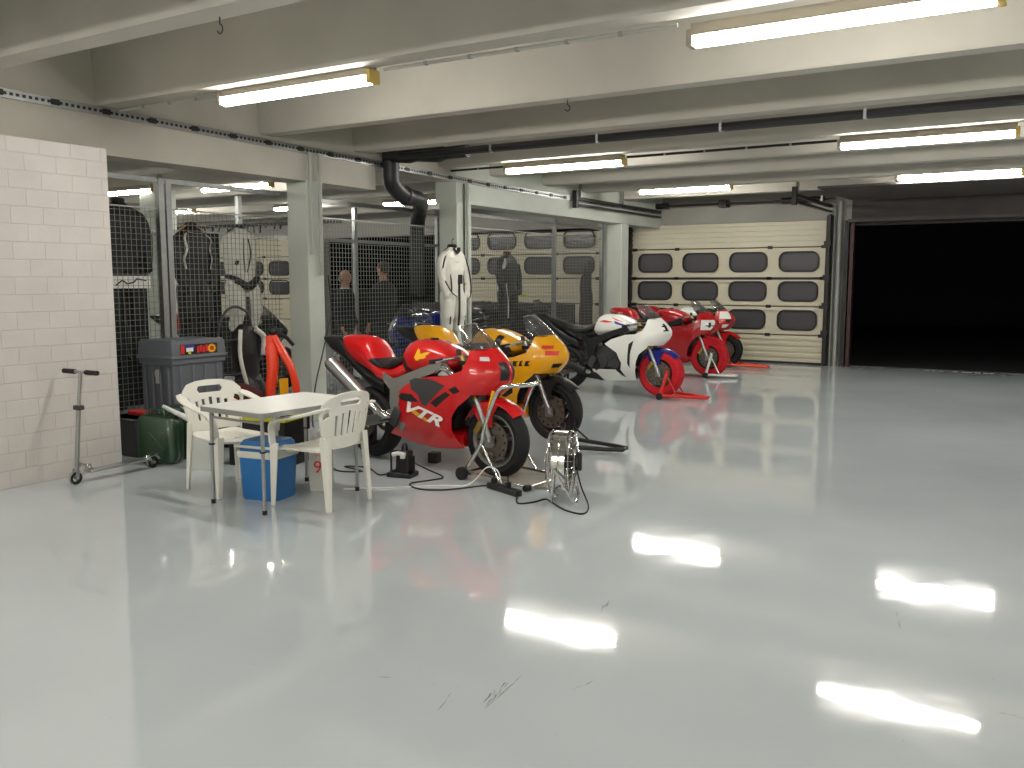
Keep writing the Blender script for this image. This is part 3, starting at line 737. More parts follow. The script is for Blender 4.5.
    def nosepatch(nm, za, zb, ua, ub, m, skew=0.):
        rws = []
        for i in range(5):
            z = za+(zb-za)*i/4; xf = lerp_tab(XF, z); row = []
            tmax = (1.31-XR_)/(xf-XR_)
            for j in range(5):
                u = ua+(ub-ua)*j/4*(1-skew*(1-i/4)); au = abs(u); t = min(tmax+(1-tmax)*(1-au**2.2), .9999)
                row.append(V((XR_+(xf-XR_)*t+.004, math.copysign(lerp_tab(WZ, z)*(1-t**2.3)**.62+.006, u), z)))
            rws.append(row)
        MB().grid(rws).build(nm, m, no, solid=.003, angle=70)
    for a in P.get('nosep', []): nosepatch(a[0], a[1], a[2], a[3], a[4], M[a[5]], a[6] if len(a) > 6 else 0)
    # under-nose black tray
    MB().box((1.28, 0, .69), (.22, .30, .03)).box((1.20, 0, .80), (.08, .12, .2)).build('nose_bracket', M['black_plastic'], root, bevel=.005)
    # screen
    rows = []
    for i in range(8):
        t = i/7; z = 1.01+.20*t; xf = 1.40-.20*t-.03*t*t; xr = 1.22-.12*t; w = .165-.075*t**1.5
        rows.append([V((xr+(xf-xr)*math.cos(a)**.9, w*math.sin(a), z-(.02*abs(math.sin(a)))*t)) for a in [(-PI/2+PI*k/14)*.999 for k in range(15)]])
    ws = MB().grid(rows).build('windscreen', M['glass_smoke'], root, solid=.003, angle=70)
    MB().tube(rows[-1], .004, 6).build('screen_edge', M['chrome' if P.get('screen_edge') else 'dark_grey'], ws)
    if P.get('fin'):
        for s in (-1, 1):
            panel([(.12, .37), (.30, .335), (.48, .315), (.56, .25), (.66, .165), (.40, .19), (.16, .27)], lambda a, b, s=s: V((a, s*(.16+.03*(a-.1)), b)), step=.05).build('lower_fin', M['black_plastic'], root, solid=.01)
    # belly pan
    secs = [sup(x, 0, z, w, h, 16, 3) for x, z, w, h in ((.40, .29, .10, .06), (.55, .26, .14, .075), (.8, .25, .145, .08), (1.05, .26, .135, .075), (1.14, .28, .10, .06))]
    MB().loft(secs).build('belly_pan', M[P.get('belly', P['body'])], root, angle=60)
    # exhaust
    if P.get('exh', 'high') == 'high':
        for s in (-1, 1):
            e = MB().cyl((-.27, s*.27, .835), (.16, s*.26, .545), .062, .058, 22).build('silencer', M['alu'], root, bevel=.006)
            MB().cyl((-.285, s*.27, .845), (-.265, s*.27, .832), .05, .05, 18).cyl((.155, s*.26, .548), (.19, s*.255, .525), .05, .035, 18).build('end_cap', M['chrome'], e)
            MB().tube(cr([(.18, s*.255, .53), (.3, s*.22, .44), (.42, s*.14, .36), (.6, s*.09, .25)], 4), .028, 10).build('link_pipe', M['chrome'], e)
            MB().box((.02, s*.2, .68), (.05, .1, .03)).build('bracket', M['alu'], e)
    else:
        e = MB().cyl((.02, -.2, .40), (.38, -.19, .28), .07, .055, 18).build('silencer', M['dark_steel'], root, bevel=.006)
        MB().tube(cr([(.38, -.19, .28), (.5, -.1, .25), (.7, 0, .22)], 4), .03, 10).build('link_pipe', M['alu'], e)
    for part in P.get('tankdeco', []):
        nm, poly, m, s = part
        bbz = [p[1] for p in poly]
        o = panel(poly, lambda a, b: V((a, s*.26, b)), step=.02).build(nm, M[m], tk)
        sw_ = o.modifiers.new('w', 'SHRINKWRAP'); sw_.target = tk; sw_.wrap_method = 'PROJECT'; sw_.use_project_y = True; sw_.use_positive_direction = s < 0; sw_.use_negative_direction = s > 0; sw_.offset = .003
    return root

WING = [(.70, .925), (.715, .955), (.735, 1.0), (.755, .985), (.775, .955), (.80, .965), (.835, .975), (.87, .975), (.85, .955), (.82, .94), (.84, .935), (.81, .92), (.77, .915), (.74, .90), (.715, .905)]
def quad(*p): return list(p)
VTR = dict(body='red', silver_bits=1, goldcal=1, fork='gold', screen_edge=1, text=[('VTR', 'text_white', .12, .60, .50, .24)],
    deco=[('air_intake', [(.70, .74), (.76, .765), (.95, .765), (1.09, .725), (.97, .63), (.88, .545), (.83, .56), (.79, .64), (.72, .67)], 'dark_grey', .006),
          ('vent_slot', [(.93, .575), (.99, .62), (1.10, .68), (1.15, .66), (1.08, .61), (.99, .545)], 'black_plastic', .005),
          ('vent_slot', [(1.13, .70), (1.2, .73), (1.24, .69), (1.18, .665)], 'black_plastic', .005),
          ('black_panel', [(.56, .60), (.60, .63), (.72, .63), (.80, .575), (.66, .565), (.585, .575)], 'black_plastic', .005),
          ('yellow_stripe', [(.68, .495), (.70, .515), (.80, .475), (.90, .425), (.86, .415), (.76, .45)], 'text_yellow', .004)],
    nosep=[('air_duct', .78, .92, .12, .42, 'black_plastic', .55), ('air_duct', .78, .92, -.42, -.12, 'black_plastic', .0), ('sponsor_sticker', .93, .96, -.85, -.62, 'silver_tape')],
    tankdeco=[('wing_emblem', WING, 'text_yellow', -1), ('black_trim', [(.52, .80), (.50, .90), (.53, .93), (.60, .84), (.68, .80)], 'black_plastic', -1)])
bike('vtr', 'red racing motorcycle with silver twin exhaust in front of all the others', (-5.17, 6.06), math.atan2(-.18, 1.40), VTR)

YEL = dict(body='yellow', fender='black_plastic', fair='r6', goldcal=0, fork='alu', frame='black_plastic', exh='low', wheel='dark_steel', screen_edge=1, belly='yellow',
    deco=[('vent', [(.95, .43), (1.05, .50), (1.10, .54), (1.09, .47), (1.0, .42)], 'black_plastic', .005),
          ('vent', [(.80, .50), (.92, .60), (1.0, .60), (.90, .51)], 'black_plastic', .005)]+
         [('lettering_block', [(x, z-.01), (x+.012, z+.04), (x+w*1.2, z+.043), (x+w*1.2-.02, z+.022), (x+w*.8, z+.012), (x+w*1.1, z-.006)], 'text_black', .005) for x, z, w in ((.88, .72, .06), (.96, .725, .05), (1.03, .73, .045), (1.09, .735, .06), (1.17, .74, .04), (1.23, .742, .05))],
    nosep=[('red_sticker', .84, .88, -.78, -.40, 'text_red', .2), ('red_sticker', .90, .93, -.85, -.5, 'text_red', .2), ('black_sticker', .72, .76, -.55, -.2, 'text_black', .2)],
    tankdeco=[('black_band', [(.80, .83), (.86, 1.01), (.93, 1.0), (.88, .84)], 'text_black', -1), ('black_band', [(.60, .80), (.64, .90), (.70, .90), (.67, .80)], 'text_black', -1)])
bike('yel', 'yellow racing motorcycle second in the row with black front fender', (-5.53, 7.57), math.atan2(-.12, 1.40), YEL, lift=.01)

WHT = dict(body='white_paint', fender='blue_paint', tail='black_paint', fair='cbr', goldcal=1, fork='gold', frame='black_plastic', exh='low', belly='black_paint', warm=1, fin=1, tail_style='naked', wheel='alu',
    deco=[('vent', [(1.13, .73), (1.06, .68), (1.03, .42), (1.06, .36), (1.08, .55)], 'black_plastic', .005),
          ('vent', [(.84, .33), (.92, .33), (.99, .22), (.93, .25)], 'black_plastic', .005)],
    nosep=[('number_mark', .86, .95, -.45, -.32, 'text_black'), ('number_mark', .855, .872, -.55, -.3, 'text_black'), ('number_mark', .91, .925, -.55, -.3, 'text_black')],
    tankdeco=[('red_flash', [(.56, .965), (.66, .985), (.80, .965), (.70, .95)], 'text_red', -1), ('blue_flash', [(.80, .985), (.95, .935), (1.04, .90), (.93, .915), (.83, .94)], 'text_blue', -1), ('red_flash', [(.74, 1.03), (.86, .995), (.95, .965), (.84, .98)], 'text_red', -1)])
bike('wht', 'white racing motorcycle with blue front fender and red tyre warmers', (-5.95, 11.15), math.atan2(-.05, 1.40), WHT, lift=.03)

RD4 = dict(body='red_dark', fender='warmer', fair='r6', goldcal=1, fork='gold', frame='black_plastic', exh='low', belly='red_dark', warm=1, wheel='dark_steel', nose='red_dark', rear_black=0,
    deco=[], nosep=[('white_panel', .74, .90, -.95, -.35, 'white_paint', .3), ('number_mark', .78, .86, -.7, -.6, 'text_black'), ('number_mark', .80, .815, -.8, -.45, 'text_black')], tankdeco=[('black_cap', [(.60, .96), (.64, 1.0), (.67, .96), (.64, .93)], 'text_black', -1)])
bike('rd4', 'deep red motorcycle with red tyre warmer behind the white motorcycle', (-6.27, 13.95), math.atan2(-.05, 1.40), RD4, lift=.02)
RD5 = dict(body='red_dark', fair='r6', goldcal=0, fork='gold', frame='black_plastic', exh='low', wheel='dark_steel', rear_black=1, tank='white_paint',
    deco=[], nosep=[('white_panel', .86, .99, -.95, -.3, 'white_paint', .2), ('white_panel', .70, .76, -.8, -.5, 'white_paint', .2), ('black_mark', .80, .85, -.7, -.45, 'text_black', .2)], tankdeco=[])
bike('rd5', 'farthest motorcycle, red and white with plain black tyres, before the sectional door', (-6.62, 15.85), math.atan2(-.05, 1.40), RD5)
BLU = dict(body='blue_paint', fair='r6', goldcal=0, fork='alu', frame='black_plastic', exh='low', wheel='dark_steel', rear_black=1, tank='blue_paint', tail='blue_paint',
    deco=[], nosep=[('white_panel', .84, .98, -.9, -.4, 'white_paint', .2)], tankdeco=[('white_mark', [(.66, .93), (.70, .99), (.78, .95), (.72, .92)], 'white_paint', -1)])
bike('blu', 'blue and white motorcycle parked in the next bay behind the second fence', (-8.38, 11.3), math.atan2(-1.36, .38), BLU)
BLK = dict(body='black_paint', fair='r6', goldcal=0, fork='alu', frame='black_plastic', exh='low', wheel='dark_steel', rear_black=1, deco=[], nosep=[], tankdeco=[])
bike('blk', 'black motorcycle parked behind the longest fence below the hanging black leathers', (-9.2, 12.3), 0, BLK)
bike('blk', 'black motorcycle standing behind the longest fence beside the dark hanging cloth', (-9.2, 13.9), 0, BLK)
YB = dict(body='black_paint', fair='r6', tail='red_dark', tank='black_paint', goldcal=0, fork='gold', frame='black_plastic', exh='low', wheel='dark_steel', rear_black=1, deco=[], nosep=[], tankdeco=[])
bike('yb', 'dark motorcycle with red tail in the next bay behind the first fence', (-10.8, 8.6), .3, YB)

# ------------------------------------------------------------------ paddock stands
# chrome front stand (world coordinates relative to root)
def mirror_tube(mb, pts, r, seg=10):
    for s in (-1, 1): mb.tube([(x, s*y, z) for x, y, z in pts], r, seg)
sr = empty('paddock_stand', (-3.62, 5.86, 0), math.atan2(-.18, 1.40)); tag(sr, 'chrome front paddock stand lifting the nearest red motorcycle', 'paddock stand')
MB().tube(cr([(-.30, -.22, .06), (-.13, -.22, .30), (-.10, -.22, .42), (.02, -.21, .70), (.10, -.19, .755), (.16, -.12, .76), (.18, 0, .76), (.16, .12, .76), (.10, .19, .755), (.02, .21, .70), (-.10, .22, .42), (-.13, .22, .30), (-.30, .22, .06)], 4), .017, 10).build('hoop', M['chrome'], sr)
b = MB()
for s in (-1, 1): MB().cyl((-.30, s*.22, .055), (.34, s*.24, .03), .013).build('lower_rail', M['chrome'], sr); MB().cyl((-.13, s*.22, .30), (.06, s*.235, .045), .010).build('strut', M['chrome'], sr)
MB().cyl((-.30, -.25, .05), (-.30, .25, .05), .012).build('axle', M['chrome'], sr); MB().cyl((.34, -.24, .03), (.34, .24, .03), .013).build('front_bar', M['chrome'], sr)
for s in (-1, 1):
    MB().cyl((-.30, s*.235, .05), (-.30, s*.275, .05), .05, seg=20).build('wheel', M['black_rubber'], sr)
    MB().cyl((.34, s*.22, .025), (.34, s*.27, .025), .025, seg=12).build('end_cap', M['black_rubber'], sr)
MB().box((-.045, -.219, .58), (.022, .012, .28), Matrix.Rotation(.28, 3, 'Y')).build('yellow_tape', M['text_yellow'], sr)
def lowstand(x, y, ang, m, label, L=.75, hgt=.33, drop=None, hw=.19):
    r = empty('paddock_stand', (x, y, 0), ang); tag(r, label, 'paddock stand')
    f = MB()
    for s in (-1, 1):
        f.tube([(-.02, s*hw, .05), (.10, s*hw, .055), (L*.75, s*hw*.55, .045), (L, s*.05, .04)], .021, 10)
        f.cyl((0, s*hw, .05), (.07, s*hw*.62, hgt), .021); f.cyl((.22, s*hw*.9, .055), (.08, s*hw*.64, hgt*.85), .010)
    f.cyl((0, -hw, .05), (0, hw, .05), .014); f.cyl((L, -.05, .04), (L, .05, .04), .016)
    f.build('frame', M[m], r)
    for s in (-1, 1):
        MB().cyl((0, s*(hw+.005), .045), (0, s*(hw+.04), .045), .045, seg=18).build('wheel', M['black_rubber'], r)
        MB().box((.07, s*hw*.62, hgt+.01), (.04, .03, .06)).build('lift_pad', M[m], r)
    return r
lowstand(-3.93, 7.22, .12, 'black_plastic', 'black front paddock stand under the yellow motorcycle', .62, .22, hw=.2)
lowstand(-4.47, 11.05, .1, 'stand_red', 'red front paddock stand under the white motorcycle', .58, .34)
lowstand(-4.86, 13.88, .1, 'white_paint', 'small white paddock stand under the deep red motorcycle', .45, .36)
lowstand(-5.15, 15.72, -.1, 'stand_orange', 'orange paddock stand under the farthest motorcycle', .75, .12)

# ------------------------------------------------------------------ garden chairs
def chair():
    r = empty('garden_chair')
    pl = M['plastic_white']
    # seat
    st = []
    for i in range(9):
        x = -.20+.43*i/8; hw = .20+.03*i/8
        st.append([V((x, hw*j/6, .425-.018*math.cos(j/6*PI/2)+(.014 if i == 0 else 0)-(.02 if i == 8 else 0)-(.02 if abs(j) == 6 else 0))) for j in range(-6, 7)])
    s_ = MB().grid(st)
    for k in range(-3, 4): s_.box((.01, k*.045, .411), (.3, .016, .006))
    s_.build('seat', pl, r, solid=.014)
    # backrest: curved shell; u across, v up
    def B(u, v, off=0.):
        z = .43+v; lean = -.215-.32*v*.62
        zt = .78-.10*abs(u)**2.6
        hw = .222+.055*(v/.35)
        a = u*1.15
        x = lean+.11*(1-math.cos(a))*(.5+v*1.6)
        return V((x+off, hw*math.sin(a)/math.sin(1.15), z))
    outline = [(-.86, .0), (.86, .0), (.97, .17), (.99, .22), (.85, .295), (.6, .345), (.3, .365), (0, .37), (-.3, .365), (-.6, .345), (-.85, .295), (-.99, .22), (-.97, .17)]
    S2 = 4.2
    holes = []
    for k in (-2, -1, 0, 1, 2):
        c = k*.20; holes.append([((c-.045)*1/1, .07), (c+.045, .07), (c+.05, .215+.012*(2-abs(k))), (c-.05, .215+.012*(2-abs(k)))])
    holes.append([(-.28, .275), (.28, .275), (.33, .30), (.28, .325), (-.28, .325), (-.33, .30)])
    holes.append([(.62, .215), (.80, .19), (.86, .205), (.80, .235), (.66, .25)]); holes.append([(-.62, .215), (-.80, .19), (-.86, .205), (-.80, .235), (-.66, .25)])
    sc = .235
    f = lambda a, b: B(a/sc, b)
    panel([(u*sc, v) for u, v in outline], f, [[(u*sc, v) for u, v in h] for h in holes], step=.028).build('backrest', pl, r, solid=.013, angle=60)
    for s in (-1, 1):
        rows = []
        for i, (x, y, z, w) in enumerate([(-.26, .235, .715, .075), (-.20, .262, .70, .075), (-.11, .276, .675, .068), (0, .28, .65, .062), (.10, .28, .632, .06), (.18, .276, .61, .055), (.222, .268, .56, .052), (.232, .258, .50, .05), (.232, .25, .43, .052)]):
            rows.append((x, y, z, w))
        P1 = cr([V((x, y, z)) for x, y, z, w in rows], 3); W = cr([V((w, 0, 0)) for *_, w in rows], 3)
        g = [[V((p.x, s*(p.y+w.x*(q-.5)), p.z-.010*abs(q-.5)*2 if p.x < .2 else p.z)) if p.z > .6 else V((p.x-.0, s*(p.y+w.x*(q-.5)), p.z)) for q in (0, .25, .5, .75, 1)] for p, w in zip(P1, W)]
        MB().grid(g).build('armrest', pl, r, solid=.014)
        # legs: angled L profile, tapered
        for (xt, yt, xb, yb, zt2, wt, nm) in ((.215, .24, .235, .245, .44, .075, 'front'), (-.195, .20, -.235, .215, .50, .07, 'rear')):
            secs = []
            for t in (0, .5, 1):
                x, y, z, w = xb+(xt-xb)*t, yb+(yt-yb)*t, zt2*t, .034+(wt-.034)*t
                d = 1 if xt > 0 else -1
                secs.append([V((x-d*w*.5, s*(y+.012), z)), V((x+d*w*.5, s*(y+.012), z)), V((x+d*w*.5, s*(y-w*.55), z)), V((x+d*(w*.5-.012), s*(y-w*.55), z)), V((x+d*(w*.5-.012), s*(y-.0), z)), V((x-d*w*.5, s*(y-.0), z))])
            MB().loft(secs).build('leg', pl, r, bevel=.003)
    return r
c1 = chair(); c1.location = (-5.25, 4.50, 0); c1.rotation_euler.z = -.16
tag(c1, 'white plastic garden chair behind the table, in front of the green jerrycans', 'chair')
c2 = copytree(c1); c2.location = (-4.375, 4.56, 0); c2.rotation_euler.z = PI+.03
tag(c2, 'white plastic garden chair nearest the red motorcycle with its back turned to it', 'chair')

# table
t = empty('folding_table', (-4.70, 4.53, 0), math.radians(-4)); tag(t, 'small white topped table with slim metal legs between two plastic chairs', 'table')
top = rrect(0, 0, .66, .95, .05)
MB().prism(top, lambda p: V((p[0], p[1], .672)), lambda p: V((p[0], p[1], .69))).build('tabletop', M['table_white'], t, bevel=.003)
o2, i2 = rrect(0, 0, .668, .958, .054), rrect(0, 0, .62, .91, .03)
n = len(o2)
MB().add([V((a, b, .655)) for a, b in o2]+[V((a, b, .688)) for a, b in o2], [(i, (i+1) % n, n+(i+1) % n, n+i) for i in range(n)]).build('edge_band', M['alu'], t, solid=.006, offset=1)
for sx in (-1, 1):
    for sy in (-1, 1):
        l = MB().tube([(sx*.27, sy*.42, .66), (sx*.275, sy*.425, .012)], .0125, 10).build('leg', M['alu'], t)
        MB().cyl((sx*.275, sy*.425, 0), (sx*.275, sy*.425, .03), .016, seg=10).build('foot', M['black_rubber'], l)
        MB().box((sx*.272, sy*.422, .42), (.03, .03, .012)).build('joint', M['black_plastic'], l)
for sy in (-1, 1): MB().cyl((-.27, sy*.42, .61), (.27, sy*.42, .61), .009).cyl((-.27, sy*.42, .655), (.27, sy*.42, .655), .012).build('crossbar', M['alu'], t)

# cool box
t = empty('cool_box', (-4.82, 4.47, 0), math.radians(10)); tag(t, 'blue plastic cool box with cream lid rim under the table', 'cool box')
secs = [[V((p[0], p[1], z)) for p in rrect(0, 0, w, d, .05)] for z, w, d in ((0, .29, .26), (.01, .30, .27), (.32, .325, .30))]
MB().loft(secs).build('box_body', M['cool_blue'], t)
secs = [[V((p[0], p[1], z)) for p in rrect(0, 0, w, d, .05)] for z, w, d in ((.305, .345, .315), (.312, .35, .32), (.345, .35, .32), (.35, .345, .315))]
MB().loft(secs).build('rim', M['cool_lid'], t)
secs = [[V((p[0], p[1], z)) for p in rrect(0, 0, w, d, .05)] for z, w, d in ((.35, .32, .29), (.40, .31, .28), (.42, .28, .25))]
MB().loft(secs).build('lid', M['cool_blue'], t)
MB().tube([(-.185, -.02, .33), (-.16, -.16, .385), (.16, -.16, .385), (.185, -.02, .33)], .010, 8).build('handle', M['cool_lid'], t)
# carton with red figures
t = tag(MB().box((0, 0, .19), (.16, .16, .38)).build('carton', M['carton'], bevel=.004, loc=(-4.66, 4.84, 0), rot=(0, 0, .65)), 'pale upright carton with red figures right behind the blue cool box', 'carton')
text('9', 'red_figure', M['text_red'], t, .13, (-.05, -.083, .14), (PI/2, 0, 0))
text('9', 'red_figure', M['text_yellow'], t, .13, (-.05, -.083, .26), (PI/2, 0, 0))

# bin
t = empty('storage_bin', (-7.05, 5.52, 0), 0); tag(t, 'large grey ribbed plastic bin with a colourful sticker against the fence', 'bin')
b = MB().box((0, 0, .40), (.44, .56, .80)).box((0, 0, .81), (.48, .60, .05)).box((0, 0, .12), (.47, .59, .04))
for k in range(4): b.box((.225, -.21+k*.14, .46), (.03, .022, .62)); b.box((-.16+k*.107, -.285, .46), (.022, .03, .62))
b.build('bin_body', M['bin_grey'], t, bevel=.008)
MB().box((0, 0, .915), (.49, .61, .15), taper=.97).box((0, 0, .995), (.46, .58, .02)).box((0, 0, .85), (.51, .63, .03)).build('lid', M['bin_grey'], t, bevel=.008)
sk = MB()
def stick(y0, y1, z0, z1, m): sk.slot(M[m]).b2((.243, y0, z0), (.248, y1, z1))
stick(-.21, .20, .875, .965, 'text_black')
sk.slot(M['text_red']).b2((.247, -.21, .88), (.25, -.17, .96)); sk.slot(M['text_blue']).b2((.247, -.165, .925), (.25, -.06, .96))
sk.slot(M['text_white']).b2((.2475, -.15, .90), (.2505, -.075, .935)); sk.slot(M['neon']).b2((.247, -.13, .878), (.25, -.10, .895))
for i in range(5): sk.slot(M['text_red']).box((.249, -.02+i*.032, .915+.008*(i % 2)), (.004, .026, .06))
for i in range(9):
    a = i/9*2*PI; sk.slot(M['text_yellow']).box((.249, .135+.035*math.cos(a), .918+.03*math.sin(a)), (.005, .022, .018))
sk.slot(M['text_red']).box((.2495, .135, .918), (.006, .04, .03))
sk.build('sticker', None, t)
MB().cyl((.02, -.282, .70), (.02, -.298, .70), .04, seg=18).box((.02, -.29, .64), (.06, .01, .06)).build('round_badge', M['silver_tape'], t)
for y in (-.27, .27): MB().cyl((.2, y*.95, 1.0), (.2, y*.95, 1.012), .018, seg=10).build('lid_stud', M['alu'], t)

# jerrycans
def jerry(x, y, ang, label):
    t = empty('jerrycan', (x, y, 0), ang); tag(t, label, 'jerrycan', )
    secs = []
    for y_, s in ((-.085, .90), (-.07, .985), (-.02, 1.), (-.012, .96), (.012, .96), (.02, 1.), (.07, .985), (.085, .90)):
        pr = rrect(0, 0, .345*s, .42*s, .06)
        secs.append([V((a, y_, .215+b+(.0 if b < .1 else -.035*max(0, (a-.02)/.17)))) for a, b in pr])
    MB().loft(secs).build('can_body', M['green'], t, angle=50)
    for s in (-1, 1):
        MB().box((0, s*.083, .2), (.20, .008, .014), Matrix.Rotation(.85, 3, 'Y')).box((0, s*.083, .2), (.20, .008, .014), Matrix.Rotation(-.85, 3, 'Y')).build('pressed_cross', M['green'], t, bevel=.003)
    for y_ in (-.05, 0, .05): MB().tube(cr([(-.10, y_, .415), (-.09, y_, .452), (0, y_, .46), (.06, y_, .45), (.07, y_, .40)], 3), .008, 8).build('handle', M['green'], t)
    MB().cyl((.12, 0, .385), (.155, 0, .44), .032, seg=16).box((.15, 0, .445), (.05, .06, .012), Matrix.Rotation(.5, 3, 'Y')).build('cap', M['dark_steel'], t)
    return t
jerry(-6.49, 4.83, math.atan2(.38, .85), 'green metal jerrycan at the corner of the block wall behind the scooter wheel')
jerry(-6.55, 5.06, math.atan2(.38, .85), 'second green jerrycan half hidden between the grey bin and the front jerrycan')
t = empty('fuel_jug', (-6.0, 4.88, 0), .35); tag(t, 'milky white fuel jug with a long slanted spout beside the green jerrycans', 'fuel jug')
secs = [[V((p[0], p[1], z)) for p in rrect(0, 0, w, d, .035)] for z, w, d in ((0, .21, .17), (.012, .22, .18), (.30, .22, .18), (.36, .18, .14), (.38, .11, .09))]
MB().loft(secs).build('jug_body', M['milk'], t, angle=50)
MB().tube([(-.04, -.0, .36), (-.07, 0, .385), (-.20, -.03, .45), (-.33, -.06, .52)], [.035, .03, .022, .014], 10).build('spout', M['milk'], t)
MB().tube(cr([(.09, 0, .34), (.105, 0, .40), (.02, 0, .42), (-.03, 0, .385)], 3), .010, 8).build('handle', M['milk'], t)
tag(MB().slot(M['red_bag']).b2((0, 0, 0), (.26, .10, .045)).build('red_tool_case', bevel=.01, loc=(-7.14, 4.97, .345)), 'small red case lying on a dark box against the fence behind the jerrycans', 'case')

tag(MB().box((0, 0, .17), (.40, .34, .34)).box((0, 0, .33), (.42, .36, .02)).build('dark_box', M['dark_grey'], bevel=.01, loc=(-7.06, 5.02, 0)), 'dark box on the floor against the fence behind the jerrycans', 'box')
t = empty('sack_truck', (-7.27, 4.70, 0), PI/2); tag(t, 'tall silver sack truck frame standing between the block wall and the grey bin', 'sack truck')
MB().tube(cr([(-.12, 0, .05), (-.12, 0, .85), (-.06, 0, 1.0), (.06, 0, 1.0), (.12, 0, .85), (.12, 0, .05)], 4), .012, 8).build('frame', M['galv'], t)
for z in (.45, .75): MB().cyl((-.12, 0, z), (.12, 0, z), .009).build('crossbar', M['galv'], t)
MB().ell((0, -.03, .72), (.07, .04, .12)).ell((.03, -.03, .58), (.05, .04, .09)).build('white_sack', M['milk'], t, remesh=.012, smoothit=2)
# scooter
t = empty('kick_scooter', (-6.36, 3.96, 0), math.atan2(.72, -.03)); tag(t, 'silver folding kick scooter with black grips leaning by the white block wall', 'scooter')
def whl(x): 
    o = MB().lathe([(.045, -.012), (.05, -.012), (.05, .012), (.045, .012)], seg=24, closed_prof=True).build('wheel_rim', M['alu'], t, loc=(x, 0, .05))
    MB().lathe([(.03, -.013), (.048, -.014), (.05, 0), (.048, .014), (.03, .013)], seg=24, closed_prof=True).build('wheel_tyre', M['black_rubber'], o)
    MB().cyl((0, -.03, 0), (0, .03, 0), .012, seg=12).build('hub', M['alu'], o)
MB_w = [whl(0.0), whl(.70)]
MB().bar((.10, 0, .085), (.66, 0, .085), .10, .016, up=(0, 0, 1)).box((.70, 0, .10), (.1, .012, .02)).build('deck', M['alu'], t, bevel=.004)
MB().lathe([(.062, -.03), (.066, 0), (.062, .03)], (.70, 0, .05), 'y', 12, math.radians(15), math.radians(150)).build('rear_brake', M['chrome'], t, solid=.004)
MB().tube([(.02, 0, .13), (.08, 0, .14), (.13, 0, .09)], .014, 8).bar((.03, 0, .16), (.14, 0, .10), .05, .02).box((.10, 0, .12), (.06, .04, .04)).build('folding_joint', M['chrome'], t, bevel=.003)
MB().cyl((.012, 0, .08), (.06, 0, .60), .017, seg=14).cyl((.055, 0, .55), (.09, 0, .86), .0135, seg=14).build('steering_tube', M['alu'], t)
for s in (-1, 1): MB().bar((0, s*.022, .05), (.014, s*.022, .12), .006, .03).build('front_fork', M['alu'], t)
MB().box((.06, .0, .585), (.05, .075, .035)).build('clamp', M['dark_grey'], t, bevel=.006)
MB().cyl((.09, -.19, .855), (.09, .19, .855), .012, seg=12).build('handlebar', M['alu'], t)
for s in (-1, 1): MB().cyl((.09, s*.065, .855), (.09, s*.20, .855), .019, seg=14).build('grip', M['black_rubber'], t)

# fan
t = empty('floor_fan', (-2.98, 5.5, 0), math.radians(20)); tag(t, 'round chrome drum floor fan seen edge-on beside the yellow motorcycle stand', 'fan')
R_, D_ = .225, .10; cz = .27
g = MB()
for a in range(28):
    an = 2*PI*a/28
    pts = []
    for (h, r) in ((-D_-.015, .05), (-D_, .12), (-D_+.01, R_-.02), (-D_+.03, R_), (D_-.03, R_), (D_-.01, R_-.02), (D_, .12), (D_+.015, .05)):
        pts.append((h, r*math.cos(an), cz+r*math.sin(an)))
    g.tube(pts, .0022, 4)
for h, r in ((-D_+.03, R_), (D_-.03, R_), (-D_, .12), (D_, .12), (0, R_)):
    g.tube([(h, r*math.cos(a), cz+r*math.sin(a)) for a in [2*PI*k/40 for k in range(40)]], .004, 6, closed=True)
g.build('cage', M['chrome'], t)
MB().lathe([(R_-.002, -.045), (R_+.002, -.045), (R_+.002, .045), (R_-.002, .045)], (0, 0, cz), 'x', 44, closed_prof=True).build('drum_band', M['chrome'], t)
MB().cyl((-D_-.02, 0, cz), (-D_-.012, 0, cz), .055, seg=20).cyl((D_+.01, 0, cz), (D_+.018, 0, cz), .05, seg=20).build('centre_badge', M['chrome'], t)
mt = MB().cyl((-.02, 0, cz), (D_, 0, cz), .06, seg=18).build('motor', M['dark_steel'], t)
for k in range(4):
    a = k*PI/2+.4; rows = []
    for r in (.04, .10, .16, .20):
        rows.append([V((x, r*math.cos(a+dx), cz+r*math.sin(a+dx))) for x, dx in ((-.06, -.28), (-.035, 0), (-.015, .3))])
    MB().grid(rows).build('blade', M['chrome'], t, solid=.003)
MB().tube(cr([(-.02, .25, cz), (-.03, .25, .16), (-.05, .13, .012), (-.055, 0, .012), (-.05, -.13, .012), (-.03, -.25, .16), (-.02, -.25, cz)], 4), .010, 8).tube(cr([(-.02, .25, cz), (.04, .25, .16), (.10, .13, .012), (.11, 0, .012), (.10, -.13, .012), (.04, -.25, .16), (-.02, -.25, cz)], 4), .010, 8).build('foot_frame', M['chrome'], t)
MB().box((D_+.03, -.04, cz+.02), (.03, .05, .13)).build('switch_box', M['black_plastic'], t, bevel=.006)

